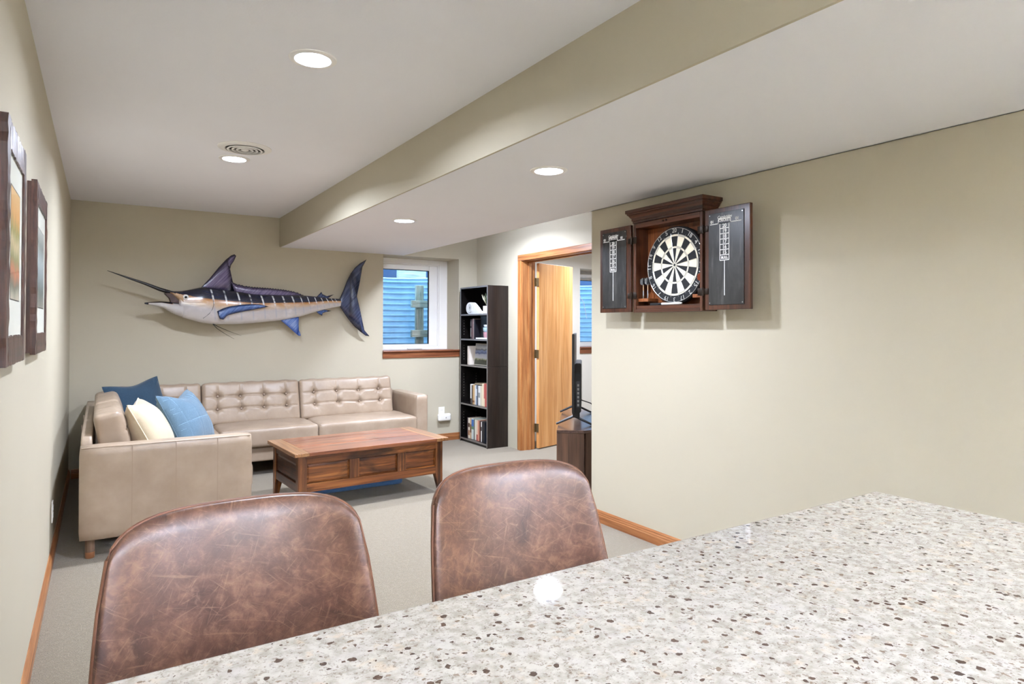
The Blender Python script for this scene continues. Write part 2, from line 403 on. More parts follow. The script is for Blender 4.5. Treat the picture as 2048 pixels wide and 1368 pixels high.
# recessed ceiling lamps
def downlight(x, y, z, label, group, pw=1.0):
    t = Thing('recessed_light', label, 'ceiling light', (x, y, z), group=group)
    bm = BM(); lathe(bm, [(.072, 0), (.072, -.006), (.078, -.008), (.094, -.004), (.096, 0)], 48, (x, y, z), capa=False, capb=False); t.add('trim_ring', bm, m_white, smooth=True)
    bm = BM(); lathe(bm, [(.073, -.002), (.060, -.0045), (.03, -.0055), (.004, -.006)], 48, (x, y, z), capa=True); t.add('lens', bm, m_lamp, smooth=True)
    ld_ = bpy.data.lights.new('lamp', 'AREA'); ld_.shape = 'DISK'; ld_.size = .11; ld_.energy = LAMP*pw; ld_.color = LAMPC; ld_.spread = math.radians(161)
    lo_ = bpy.data.objects.new('bulb', ld_); COL.objects.link(lo_); lo_.parent = t.e; lo_.location = (0, 0, -.0075)
G = 'recessed ceiling lights'
downlight(.728, 2.67, ZH, 'recessed light nearest the camera in the higher ceiling left of the soffit', G, .75)
downlight(.732, 4.54, ZH, 'recessed light beside the round air vent in the higher ceiling', G, 1.25)
downlight(1.936, 2.69, ZL, 'recessed light in the lowered ceiling nearest the dartboard cabinet', G, .75)
downlight(1.931, 4.55, ZL, 'recessed light in the lowered ceiling nearest the window', G, 1.25)
downlight(3.10, 5.4, ZH, 'recessed light in the alcove ceiling in front of the doorway, hidden by the soffit', G, 1.55)
downlight(5.0, 5.6, ZH, 'recessed light in the room beyond the doorway nearest the window, hidden', G, 1.15)
downlight(5.0, 3.9, ZH, 'recessed light in the room beyond the doorway farthest from the window, hidden', G, .7)
# round air vent
vt = Thing('air_vent', 'round white air diffuser with louvre rings in the ceiling', 'air vent', (.743, 4.234, ZH))
bm = BM(); lathe(bm, [(.155, 0), (.155, -.004), (.120, -.013), (.114, -.012), (.112, 0)], 56, (.743, 4.234, ZH), capa=False, capb=False); vt.add('flange', bm, m_white, smooth=True)
bm = BM(); lathe(bm, [(.112, -.0005), (.111, -.001)], 40, (.743, 4.234, ZH)); vt.add('throat_shade', bm, plain('duct_shade', '#3a3833', .8))  # flat dark disc paints the shade of the open duct
for r in (.094, .068, .042):
    bm = BM(); lathe(bm, [(r, -.006), (r+.007, -.013), (r+.009, -.0145), (r+.003, -.019), (r-.002, -.017)], 48, (.743, 4.234, ZH), capa=False, capb=False); vt.add('louvre', bm, m_white, smooth=True)
bm = BM(); lathe(bm, [(.020, -.003), (.022, -.014), (.014, -.020)], 32, (.743, 4.234, ZH)); vt.add('hub', bm, m_white, smooth=True)

# two unseen fill lamps, shaped as torchieres, added behind the camera to brighten the ceiling
m_bulb = T('fill_lens').set(base='#ffffff'); m_bulb.p.inputs['Emission Color'].default_value = (*LAMPC, 1); m_bulb.p.inputs['Emission Strength'].default_value = 280.0; m_bulb = m_bulb.m
def torchiere(x, y, h, label):
    t = Thing('fill_torchiere', label, 'floor lamp', (x, y, 0), group='added fill lamps behind the bar')
    bm = BM(); lathe(bm, [(.14, 0), (.14, .018), (.03, .032)], 36, (x, y, 0)); t.add('base', bm, m_steel, smooth=True)
    bm = BM(); cyl(bm, (x, y, .03), (x, y, h-.09), .012, n=14); t.add('pole', bm, m_steel, smooth=True)
    bm = BM(); lathe(bm, [(.02, h-.10), (.08, h-.085), (.15, h-.03), (.17, h), (.165, h), (.145, h-.025), (.07, h-.07), (.02, h-.08)], 40, (x, y, 0), capa=True, capb=True); t.add('bowl', bm, m_steel, smooth=True)
    bm = BM(); lathe(bm, [(.13, h-.038), (.128, h-.034), (.004, h-.030)], 36, (x, y, 0)); t.add('lens', bm, m_bulb)
torchiere(2.3, -2.0, 1.72, 'steel torchiere fill lamp added behind the camera near the right wall')
torchiere(.45, -2.4, 1.72, 'steel torchiere fill lamp added behind the camera near the left wall')
# ------------------------------------------------------------------ bar counter
def mk_granite():
    x = T('granite'); v = x.coords()
    c1 = x.noise(v, 16, 3, .6); c2 = x.noise(v, 95, 4, .65); c3 = x.noise(v, 230, 2, .6)
    base = x.mix(x.ramp(c2, [(.36, 0), (.6, 1)]), '#b2aa9d', '#d1ccc2')
    base = x.mix(x.ramp(x.noise(v, 45, 3, .6), [(.55, 0), (.72, .55)]), base, '#cfc9c4')
    base = x.mix(x.ramp(x.noise(v, 70, 2), [(.60, 0), (.72, .45)]), base, '#dfc9ad')
    vo = x.n('TexVoronoi'); vo.inputs['Scale'].default_value = 135; vo.inputs['Randomness'].default_value = 1
    wv = x.n('VectorMath', operation='ADD'); nz = x.n('TexNoise'); x.l(v, nz.inputs['Vector']); nz.inputs['Scale'].default_value = 160
    sc = x.n('VectorMath', operation='SCALE'); x.l(nz.outputs['Color'], sc.inputs[0]); sc.inputs['Scale'].default_value = .006
    x.l(v, wv.inputs[0]); x.l(sc.outputs[0], wv.inputs[1]); x.l(wv.outputs[0], vo.inputs['Vector'])
    sep = x.n('SeparateColor'); x.l(vo.outputs['Color'], sep.inputs[0])
    # a minority of cells carry a fleck; clusters follow a larger noise
    clus = x.ramp(c1, [(.38, .0), (.68, .34)])
    has = x.math('LESS_THAN', sep.outputs[0], x.math('ADD', clus, .13))
    size = x.math('MULTIPLY_ADD', sep.outputs[1], .38, .10)
    inside = x.math('LESS_THAN', vo.outputs['Distance'], size)
    fl = x.math('MULTIPLY', has, inside)
    fcol = x.ramp(sep.outputs[2], [(0, '#3f2618'), (.5, '#5c4030'), (.8, '#7d6856'), (1, '#a08e7c')])
    col = x.mix(x.math('MULTIPLY', fl, .9), base, fcol)
    fine = x.ramp(c3, [(.60, 0), (.66, .6)])
    col = x.mix(fine, col, '#84715f')
    col = x.mix(x.ramp(x.noise(v, 330, 2, .6), [(.60, 0), (.68, .5)]), col, '#6e5848')
    x.set(base=col, rough=.03, spec=.5); return x.m
m_granite = mk_granite()
bm = BM(); box(bm, XL+.002, XC, -.02, YC, ZC-.032, ZC, .004, 3)
tag(obj('countertop', bm, m_granite), 'speckled white granite bar top filling the foreground', 'countertop')
bar = Thing('breakfast_bar', 'greige painted half wall carrying the granite top', 'bar', (.45, .2, 0))
bm = BM(); box(bm, XL+.002, XC-.05, .08, .26, 0, ZC-.032); bar.add('half_wall', bm, m_wall)
bm = BM(); box(bm, XL+.02, XC-.05, .26, .274, 0, .085, .003); bar.add('base_trim', bm, m_oakX)
for x_ in (.05, .45, .85):
    bm = BM(); prism(bm, [(.26, ZC-.032), (.50, ZC-.032), (.50, ZC-.06), (.30, ZC-.24), (.26, ZC-.24)], x_-.02, x_+.02, lambda a, b, h: (h, a, b)); bar.add('bracket', bm, m_oakX)

# ------------------------------------------------------------------ bar stools
def mk_distressed():
    x = T('distressed_leather'); v = x.coords(rnd=9)
    n1 = x.noise(v, 15, 6, .68, .6); n2 = x.noise(v, 60, 5, .7, .5); n3 = x.noise(v, 110, 3, .6)
    c = x.ramp(n1, [(.30, '#452e26'), (.44, '#664536'), (.58, '#7d5845'), (.74, '#98715a')])
    c = x.mix(x.ramp(n2, [(.34, .7), (.54, 0)]), c, '#5a3b30')
    c = x.mix(x.ramp(n2, [(.55, 0), (.72, .5)]), c, '#a07a62')
    for rot, sc in ((.35, 1.0), (-.7, 1.2), (1.25, .9), (-.25, .8), (.85, 1.1)):
        s = x.noise(x.coords(scale=(13*sc, 9, 230*sc), rot=(0, rot, 0), rnd=5), 1.0, 4, .7, .55)
        c = x.mix(x.ramp(s, [(.60, 0), (.70, .42)]), c, '#aa8469')
    x.set(base=c, rough=.36, spec=.5, coat=.25, coatr=.28); x.bump(n3, .22, .0012); return x.m
m_dist = mk_distressed()
m_stitch = plain('tan_stitching', '#b0783f', .7)
m_edge = plain('leather_edge', '#7a5038', .5)
def stool(xc, yb, rotz, label, HW=.220):
    t = Thing('bar_stool', label, 'bar stool', (xc, yb-.25, 0), rotz, 'distressed leather bar stools at the bar', local=True)
    TOP, Z0 = 1.020, .70
    def surf(s, q, th):
        zt = TOP-.115*(1-(1-min(1, abs(s))**4.6)**(1/4.6)); z = Z0+q*(zt-Z0)
        zz = (z-Z0)/(TOP-Z0); hw = HW-.032*max(0, zz)**1.6-.006*(1-zz)
        x_ = s*hw; y = .25-.012+.060*zz-.075*abs(s)**2.2*(1-.35*zz)-.11*max(0, .25-zz)**2*16*.35
        y += th; return Vector((x_*(1+(.02 if th > 0 else 0)), y, z))
    nu, nv = 44, 30; bm = BM(); TH = .030
    def edge(s, q):   # 0 at the rim .. 1 inside : rounds the padding off
        e = min((1-abs(s))*.22, (1-q)*.30); return min(1, max(0, e/.030))
    def grid(sign):
        g = []
        for j in range(nv+1):
            q = 1-(1-j/nv)**1.5 if j else 0
            row = []
            for i in range(nu+1):
                s = -1+2*i/nu; s = math.copysign(1-(1-abs(s))**1.35, s)
                e = edge(s, q); th = sign*TH/2*(.35+.65*math.sqrt(max(0, 1-(1-e)**2)))
                if sign < 0: th -= .008*(1-s*s)*(1-abs(2*q-1)**2)
                row.append(bm.verts.new(surf(s, q, th)))
            g.append(row)
        return g
    A, B = grid(-1), grid(1)
    for j in range(nv):
        for i in range(nu):
            bm.faces.new((A[j][i], A[j][i+1], A[j+1][i+1], A[j+1][i])); bm.faces.new((B[j][i], B[j+1][i], B[j+1][i+1], B[j][i+1]))
    rimA = [A[j][0] for j in range(nv+1)]+[A[nv][i] for i in range(1, nu+1)]+[A[j][nu] for j in range(nv-1, -1, -1)]
    rimB = [B[j][0] for j in range(nv+1)]+[B[nv][i] for i in range(1, nu+1)]+[B[j][nu] for j in range(nv-1, -1, -1)]
    for i in range(len(rimA)-1): bm.faces.new((rimA[i], rimB[i], rimB[i+1], rimA[i+1]))
    bm.faces.new([A[0][i] for i in range(nu+1)]+[B[0][i] for i in range(nu, -1, -1)])
    rim = [(a_.co.copy(), b_.co.copy()) for a_, b_ in zip(rimA, rimB)]
    back = t.add('backrest', bm, m_dist, smooth=2)
    # welt and stitches following the rim
    mid = [(p+q)/2 for p, q in rim]; cen = Vector((0, .25, .86))
    bm = BM(); tube(bm, [p+(p-cen).normalized()*.0005 for p in mid], .0030, 8); t.add('welt', bm, m_edge, back, smooth=True)
    bm = BM(); acc = 0; last = None
    dense = []
    for i in range(len(rim)-1):
        m_ = max(1, int((mid[i+1]-mid[i]).length/.0015))
        for k in range(m_): dense.append((rim[i][0].lerp(rim[i+1][0], k/m_), (rim[i+1][0]-rim[i][0]).normalized()))
    k = 0
    while k < len(dense)-4:
        p, d = dense[k]; nin = (cen-p); nin -= d*nin.dot(d); nin.normalize(); c_ = p+nin*.0035+Vector((0, -.0022, 0))
        tube(bm, [c_-d*.0032, c_+d*.0032], .0011, 5); k += 6
    t.add('stitching', bm, m_stitch, back)
    # seat
    sb = rbox(.215, .205, .045, .04, 16, 16, 6, lambda p, c: Vector((p.x*(1-.06*(c[1] < 0)*abs(c[1])), p.y, p.z-.012*(1-c[0]**2)*(1-c[1]**2)*(c[2] > 0))))
    xform(sb, Matrix.Translation((0, .03, .735))); t.add('seat', sb, m_dist, smooth=2)
    for sx in (-1, 1):
        for y0, y1 in ((-.12, -.19), (.17, .24)):
            bm = BM(); tube(bm, [(sx*.15, y0, .70), (sx*.205, y1, .006)], [.011, .010], 10); t.add('leg', bm, m_blackmetal, smooth=True)
    bm = BM(); tube(bm, [(-.188, -.168, .22), (.188, -.168, .22), (.188, .215, .22), (-.188, .215, .22)], .008, 8, closed=True); t.add('footrest', bm, m_blackmetal, smooth=True)
    bm = BM(); box(bm, -.16, .16, -.13, .18, .685, .70); t.add('seat_plate', bm, m_blackmetal)
    return t
stool(.205, 1.155, 0, 'distressed brown leather bar stool nearest the left wall')
stool(.737, 1.165, math.radians(-2), 'distressed brown leather bar stool in front of the dartboard wall, right of the other', .215)

# ------------------------------------------------------------------ sectional sofa
def mk_leather(name, c0, c1):
    x = T(name); v = x.coords(); n1 = x.noise(v, 5, 4, .6); n2 = x.noise(v, 320, 2, .6)
    vo = x.n('TexVoronoi'); x.l(v, vo.inputs['Vector']); vo.inputs['Scale'].default_value = 260
    x.set(base=x.mix(x.ramp(n1, [(.35, 0), (.7, 1)]), c0, c1), rough=.36, spec=.5); x.bump(x.mix(.5, vo.outputs['Distance'], n2), .10, .0008); return x.m
m_sofa = mk_leather('taupe_leather', '#9a8672', '#aa9783')
m_sofa_seam = plain('taupe_seam', '#97826f', .6)
m_leg = wood('beech_leg', '#5f4a3a', '#7d6450', '#94796a', 'Z', 2, .4)
sofa = Thing('sectional_sofa', 'taupe leather tufted corner sofa along the left and back walls', 'sofa', (1.0, 5.6, 0))
A0, A1, YS, SB, SX1 = -.095, .822, 4.365, 6.735, 2.815
def soft(x0, x1, y0, y1, z0, z1, r, n=8, fn=None):
    b_ = rbox((x1-x0)/2, (y1-y0)/2, (z1-z0)/2, r, n, n, n, fn); return xform(b_, Matrix.Translation(((x0+x1)/2, (y0+y1)/2, (z0+z1)/2)))
arm = sofa.add('arm', soft(A0, A1, YS, YS+.125, .106, .637, .016), m_sofa, smooth=2)
for x_ in (.163, .391, .62):
    bm = BM(); box(bm, x_-.0015, x_+.0015, YS-.0012, YS+.004, .115, .627); sofa.add('seam', bm, m_sofa_seam, arm)
bm = BM(); tube(bm, [(A0+.012, YS+.006, .631), (A1-.012, YS+.006, .631)], .0035, 8); sofa.add('piping', bm, m_sofa, arm, smooth=True)
armr = sofa.add('arm', soft(2.685, SX1, 6.0, SB, .106, .637, .016), m_sofa, smooth=2)
bm = BM(); tube(bm, [(2.692, 6.006, .12), (2.692, 6.006, .631), (SX1-.006, 6.006, .631), (SX1-.006, 6.006, .12)], .003, 8); sofa.add('piping', bm, m_sofa, armr, smooth=True)
sofa.add('back_panel', soft(A0, -.03, YS+.127, SB, .106, .675, .016), m_sofa, smooth=2)
for y_ in (4.95, 5.5):
    bm = BM(); box(bm, A0-.0012, A0+.004, y_-.0015, y_+.0015, .115, .69); sofa.add('seam', bm, m_sofa_seam)
sofa.add('back_panel', soft(-.028, 2.683, SB-.125, SB, .106, .66, .016), m_sofa, smooth=2)
sofa.add('base', soft(-.028, .80, YS+.127, SB-.127, .13, .262, .012), m_sofa, smooth=2)
sofa.add('base', soft(.802, 2.683, 6.01, SB-.127, .13, .262, .012), m_sofa, smooth=2)
def seat_fn(p, c):
    s = 0
    if c[2] > 0: s = .018*(1-c[0]**4)*(1-c[1]**4)
    return Vector((p.x, p.y, p.z+s+.0025*math.sin(31*p.x+7*p.y)*math.sin(23*p.y)*(1 if c[2] > 0 else 0)))
def seat(x0, x1, y0, y1):
    b_ = rbox((x1-x0)/2, (y1-y0)/2, .083, .03, 24, 24, 8, seat_fn); xform(b_, Matrix.Translation(((x0+x1)/2, (y0+y1)/2, .347)))
    cu = sofa.add('seat_cushion', b_, m_sofa, smooth=2)
    bm = BM(); z_ = .43-.012
    tube(bm, [(x0+.012, y0+.012, z_), (x1-.012, y0+.012, z_), (x1-.012, y1-.012, z_), (x0+.012, y1-.012, z_)], .0045, 6, closed=True); sofa.add('piping', bm, m_sofa, cu, smooth=True)
seat(.19, .855, YS+.129, 5.22); seat(.19, .855, 5.224, 5.93); seat(.04, .86, 5.934, 6.60)
seat(.864, 1.70, 5.955, 6.60); seat(1.704, 2.682, 5.955, 6.60)
# tufted back cushions: button dimples, joining seams and pleats are modelled into the front
def tufted(w, h, t, seed, cols=4):
    rnd = random.Random(seed); bx_ = [-w/2+w*(k+.62)/(cols+.25) for k in range(cols)]; bz = [h*.16, -h*.13]
    btn = [(x_+rnd.uniform(-.006, .006), z_+rnd.uniform(-.005, .005)) for z_ in bz for x_ in bx_]
    pl = [(b_[0], b_[1], rnd.uniform(0, 2*math.pi), rnd.uniform(.05, .11)) for b_ in btn for _ in range(5)]
    pl += [(b_[0], b_[1], math.pi/2 if b_[1] > 0 else -math.pi/2+rnd.uniform(-.25, .45), .13) for b_ in btn]
    def fn(p, c):
        d = 0
        if c[1] < 0:
            e = (1-abs(c[0])**6)*(1-abs(c[2])**6)
            d -= .020*(1-c[0]**2)**.5*(1-c[2]**2)**.5*e if abs(c[0]) < 1 and abs(c[2]) < 1 else 0
            for x_, z_ in btn:
                r2 = (p.x-x_)**2+(p.z-z_)**2; d += .028*math.exp(-r2/(2*.020**2))
            for z_ in bz:
                wv = .004*math.sin(9*p.x+seed); d += .014*math.exp(-((p.z-z_-wv)/.006)**2)*e
            for x_ in bx_:
                if -h*.13 < p.z < h*.42: d += .010*math.exp(-((p.x-x_)/.006)**2)*e
            for x_, z_, an, ln in pl:
                dx, dz = p.x-x_, p.z-z_; u_ = dx*math.cos(an)+dz*math.sin(an)
                if 0 < u_ < ln:
                    v_ = -dx*math.sin(an)+dz*math.cos(an); d += .009*(1-u_/ln)*math.exp(-(v_/.0055)**2)*e
        if c[2] > .9: p = p+Vector((0, 0, .003*math.sin(40*p.x+seed)))
        return Vector((p.x, p.y+d, p.z))
    lines = [[(-w/2+.03+(w-.06)*i/60, z_+.004*math.sin(9*(-w/2+.03+(w-.06)*i/60)+seed)) for i in range(61)] for z_ in bz]
    lines += [[(x_, -h*.13+(h*.55)*i/20) for i in range(20)] for x_ in bx_]
    sm = BM()
    for L_ in lines: tube(sm, [fn(Vector((p[0], -t/2, p[1])), (2*p[0]/w, -1, 2*p[1]/h))+Vector((0, -.0004, 0)) for p in L_], .0016, 5)
    return rbox(w/2, t/2, h/2, .035, 110, 8, 56, fn), btn, sm
m_tuft = plain('tuft_seam', '#6f5d4e', .6); m_button = plain('taupe_button', '#a08a76', .4)
def back_cushion(x0, x1, yc, rotz, seed, h=.40, tilt=14, cols=4, zc=.60):
    w = x1-x0; bm, btn, sm = tufted(w, h, .15, seed, cols)
    mt = Matrix.Translation(((x0+x1)/2, yc, zc)) if not rotz else Matrix.Translation((yc, (x0+x1)/2, zc))
    mt = mt @ Matrix.Rotation(rotz, 4, 'Z') @ Matrix.Rotation(math.radians(-tilt), 4, 'X')
    xform(bm, mt); cu = sofa.add('back_cushion', bm, m_sofa, smooth=2); xform(sm, mt); sofa.add('tufting_seam', sm, m_tuft, cu, smooth=True)
    for x_, z_ in btn:
        q = BM(); lathe(q, [(.001, -.004), (.007, -.003), (.009, 0), (.009, .004)], 12, (x_, -.062, z_), 'Y'); xform(q, mt); sofa.add('button', q, m_button, cu, smooth=True)
back_cushion(.12, .775, 6.49, 0, 1, cols=3)
back_cushion(.780, 1.645, 6.49, 0, 2)
back_cushion(1.650, 2.60, 6.49, 0, 3)
back_cushion(4.56, 5.29, .075, math.radians(90), 4, cols=3, h=.40, tilt=11, zc=.605)
back_cushion(5.30, 6.15, .075, math.radians(90), 5, h=.40, tilt=11, zc=.605)
for x_, y_ in ((-.04, YS+.05), (.76, YS+.06), (2.80, 6.06), (1.7, 6.06), (-.04, 6.66), (2.80, 6.66), (.9, 6.06)):
    bm = BM(); lathe(bm, [(.021, 0), (.024, .005), (.024, .036)], 20, (x_, y_, 0)); lg = sofa.add('leg', bm, plain('copper_cap', '#b07a55', .35, .5) if x_ == -.04 and y_ < 5 else m_leg, smooth=True)
    bm = BM(); lathe(bm, [(.024, .036), (.0245, .13)], 20, (x_, y_, 0)); sofa.add('leg_shaft', bm, m_leg, lg, smooth=True)

# ------------------------------------------------------------------ scatter pillows
def fabric(name, c0, c1, sc=420, rough=.9, grid=None):
    x = T(name); v = x.coords(); n = x.noise(v, sc, 2, .7); n2 = x.noise(v, 7, 3)
    c = x.mix(x.ramp(n, [(.35, 0), (.65, 1)]), c0, c1); c = x.mix(x.ramp(n2, [(.4, .25), (.65, 0)]), c, tuple(k*.7 for k in lin(c0)))
    x.set(base=c, rough=rough, spec=.15, sheen=.25); x.bump(n, .35, .0015); return x.m
def pillow(name, w, h, t, mat, mtx, label, pinch=.07, sag=0.0, quilt=False, piping=None, seed=0):
    rnd = random.Random(seed); n = 52; bm = BM()
    lx, ly = [-.74, -.60, -.22, -.06, .30, .46, .80], [-.76, -.60, -.25, -.08, .28, .44, .78]
    base = mtx.translation.copy(); T_ = Thing(name, label, 'pillow', base)
    def P(u, v, sg):
        x_ = w/2*u*(1-pinch*(1-v*v)); z_ = h/2*v*(1-pinch*(1-u*u))
        th = t/2*max(0, (1-abs(u)**2.3))**.55*max(0, (1-abs(v)**2.3))**.55
        th += .006*math.sin(5*u+seed)*math.sin(4*v+seed*2)*(1-u*u)*(1-v*v)
        k = math.exp(-((abs(u)-.86)**2+(abs(v)-.86)**2)/.02); th += .006*k*math.sin(26*(u-v))
        if quilt:
            e = (1-u**4)*(1-v**4)
            th -= .0045*e*(sum(math.exp(-((u-a_)/.012)**2) for a_ in lx)+sum(math.exp(-((v-a_)/.012)**2) for a_ in ly))
        z_ -= sag*math.exp(-(u/.55)**2)*max(0, v)**1.5
        return Vector((x_, sg*th, z_))
    for sg in (-1, 1):
        g = [[bm.verts.new(P(-1+2*i/n, -1+2*j/n, sg)) for i in range(n+1)] for j in range(n+1)]
        for j in range(n):
            for i in range(n): bm.faces.new((g[j][i], g[j][i+1], g[j+1][i+1], g[j+1][i]))
    bmesh.ops.remove_doubles(bm, verts=bm.verts, dist=1e-5)
    xform(bm, mtx); body = T_.add('cover', bm, mat, smooth=2)
    m_ = 40; ring = [(-1+2*i/m_, -1) for i in range(m_)]+[(1, -1+2*i/m_) for i in range(m_)]+[(1-2*i/m_, 1) for i in range(m_)]+[(-1, 1-2*i/m_) for i in range(m_)]
    bm = BM(); tube(bm, [P(u, v, 0) for u, v in ring], .0035 if piping else .0022, 8, closed=True); xform(bm, mtx); T_.add('seam', bm, piping or mat, smooth=True)
    if quilt:
        bm = BM(); st = []
        for sg in (-1, 1):
            for a_ in lx: st.append([P(a_, -1+2*i/40, sg)+Vector((0, sg*.0008, 0)) for i in range(1, 40)])
            for a_ in ly: st.append([P(-1+2*i/40, a_, sg)+Vector((0, sg*.0008, 0)) for i in range(1, 40)])
        for s_ in st: tube(bm, s_, .0011, 4)
        xform(bm, mtx); T_.add('quilting', bm, quilt, body)
    return T_
m_denim = fabric('dark_denim', '#213547', '#3a5265'); m_light = fabric('light_blue_quilt', '#4e6678', '#6b8495'); m_cream = fabric('cream_satin', '#c2b092', '#d4c5a8', 600, .45)
m_thread = plain('pale_thread', '#8fb0c2', .8); m_pipe = plain('cream_piping', '#e6d6b6', .6)
def PM(loc, rz, tilt, roll=0): return Matrix.Translation(loc) @ Matrix.Rotation(math.radians(rz), 4, 'Z') @ Matrix.Rotation(math.radians(tilt), 4, 'X') @ Matrix.Rotation(math.radians(roll), 4, 'Y')
pillow('throw_pillow', .47, .47, .15, m_denim, PM((.275, 6.05, .655), 30, -20, -7), 'dark denim blue pillow in the sofa corner behind the others', .06, .03, seed=2)
pillow('throw_pillow', .46, .45, .23, m_cream, PM((.285, 4.92, .625), 80, -27, 0), 'cream satin pillow with piping leaning on the sofa back', .05, .02, piping=m_pipe, seed=4)
pillow('throw_pillow', .48, .47, .24, m_light, PM((.535, 5.22, .635), 60, -27, 0), 'light blue quilted pillow with stitched grid on the sofa', .06, .05, quilt=m_thread, seed=5)

# ------------------------------------------------------------------ coffee table: rustic panelled chest table
W_ = dict(vary=.16, coat=.3, rough=.32)
m_rusX = wood('rustic_x', '#3c1d0e', '#7c4722', '#b8783f', 'X', .8, grain=1.6, knots=.75, **W_)
m_rusY = wood('rustic_y', '#331a0e', '#5e361e', '#8a5430', 'Y', .8, grain=1.6, knots=.6, **W_)
m_rusZ = wood('rustic_z', '#3c1d0e', '#744524', '#ac6f3a', 'Z', .8, grain=1.6, knots=.6, **W_)
m_topX = wood('rustic_top_x', '#5a2e18', '#84492a', '#a0663e', 'X', .8, grain=1.4, knots=.5, vary=.2, coat=1.0, rough=.34)
m_topY = wood('rustic_top_y', '#7a4e2a', '#9c6c40', '#b4885a', 'Y', .8, grain=1.2, vary=.1, coat=1.0, rough=.34)
tb = Thing('coffee_table', 'rustic reclaimed wood chest coffee table with three front panels', 'coffee table', (1.742, 4.985, 0), math.radians(3.2), local=True)
TX, TY, TZ = .615, .345, .432
bm = BM(); box(bm, -TX, -TX+.105, -TY, TY, TZ-.026, TZ, .003); tb.add('breadboard_end', bm, m_topY)
bm = BM(); box(bm, TX-.105, TX, -TY, TY, TZ-.026, TZ, .003); tb.add('breadboard_end', bm, m_topY)
ys = [-TY, -TY+.15, -TY+.28, -TY+.42, -TY+.56, TY]
for i in range(5):
    bm = BM(); box(bm, -TX+.106, TX-.106, ys[i]+.0008, ys[i+1]-.0008, TZ-.026, TZ-(.0012 if i % 2 else 0), .0025); tb.add('top_plank', bm, m_topX)
BX, BY, ZB = TX-.035, TY-.035, .145
for sx in (-1, 1):
    for sy in (-1, 1):
        x0, x1 = sorted((sx*BX, sx*(BX-.062))); y0, y1 = sorted((sy*BY, sy*(BY-.055)))
        bm = BM(); box(bm, x0, x1, y0, y1, ZB-.002, TZ-.027, .002)
        q = [(sx*BX, 0), (sx*(BX-.062), 0), (sx*(BX-.028), 1), (sx*BX, 1)]
        lo = [bm.verts.new(p) for p in ((sx*BX, sy*BY, 0), (sx*(BX-.032), sy*BY, 0), (sx*(BX-.032), sy*(BY-.032), 0), (sx*BX, sy*(BY-.032), 0))]
        hi = [bm.verts.new(p) for p in ((sx*BX, sy*BY, ZB), (sx*(BX-.062), sy*BY, ZB), (sx*(BX-.062), sy*(BY-.055), ZB), (sx*BX, sy*(BY-.055), ZB))]
        bm.faces.new(lo); bm.faces.new(hi)
        for k in range(4): bm.faces.new((lo[k], lo[(k+1) % 4], hi[(k+1) % 4], hi[k]))
        tb.add('leg', bm, m_rusZ)
def raised(x0, x1, z0, z1, y, d, sy):      # a raised-and-fielded panel facing sy
    bm = BM(); f = lambda a, b_, h: (a, y+sy*h, b_)
    o_ = [(x0, z0), (x1, z0), (x1, z1), (x0, z1)]; m_ = .022; i_ = [(x0+m_, z0+m_), (x1-m_, z0+m_), (x1-m_, z1-m_), (x0+m_, z1-m_)]
    A_ = [bm.verts.new(f(*p, -d)) for p in o_]; B_ = [bm.verts.new(f(*p, 0)) for p in o_]; C_ = [bm.verts.new(f(*p, .008)) for p in i_]
    bm.faces.new(A_); bm.faces.new(C_)
    for k in range(4):
        bm.faces.new((A_[k], A_[(k+1) % 4], B_[(k+1) % 4], B_[k])); bm.faces.new((B_[k], B_[(k+1) % 4], C_[(k+1) % 4], C_[k]))
    return bm
xi = BX-.062
for sy in (-1, 1):
    y0, y1 = sorted((sy*(BY-.004), sy*(BY-.032)))
    bm = BM(); box(bm, -xi, xi, y0, y1, .345, TZ-.027, .0015); tb.add('rail', bm, m_rusX)
    bm = BM(); box(bm, -xi, xi, y0, y1, ZB, .205, .0015); tb.add('rail', bm, m_rusX)
    xs = [-xi, -xi+.315, -xi+.385, xi-.385, xi-.315, xi]
    xs = [-xi, -.20, -.125, .185, .255, xi]
    for k in (1, 3):
        bm = BM(); box(bm, xs[k], xs[k+1], y0, y1, .2055, .3445, .0015); tb.add('stile', bm, m_rusZ)
    for k in (0, 2, 4):
        tb.add('panel', raised(xs[k]-.004, xs[k+1]+.004, .201, .349, sy*(BY-.020), .006, sy), m_rusX)
for sx in (-1, 1):
    x0, x1 = sorted((sx*(BX-.004), sx*(BX-.032))); yi = BY-.055
    bm = BM(); box(bm, x0, x1, -yi, yi, .345, TZ-.027, .0015); tb.add('rail', bm, m_rusY)
    bm = BM(); box(bm, x0, x1, -yi, yi, ZB, .205, .0015); tb.add('rail', bm, m_rusY)
    b_ = raised(-yi-.004, yi+.004, .201, .349, 0, .006, 1); xform(b_, Matrix.Translation((sx*(BX-.020), 0, 0)) @ Matrix.Rotation(-sx*math.pi/2, 4, 'Z')); tb.add('panel', b_, m_rusY)
bm = BM(); box(bm, -xi, xi, -BY+.035, BY-.035, ZB+.005, ZB+.015); tb.add('floor_board', bm, m_rusX)
# blue fabric bundle beneath the table
b_ = rbox(.42, .10, .028, .024, 20, 10, 6, lambda p, c: Vector((p.x, p.y+.004*math.sin(14*p.x), p.z+.003*math.sin(20*p.x+3*p.y)*(c[2] > 0))))
xform(b_, Matrix.Translation((1.74, 5.19, .029))); tag(obj('folded_blanket', b_, fabric('royal_blue_cloth', '#4a7cc8', '#78a4e0'), smooth=2), 'flat folded blue cloth lying on the carpet beneath the coffee table', 'blanket')
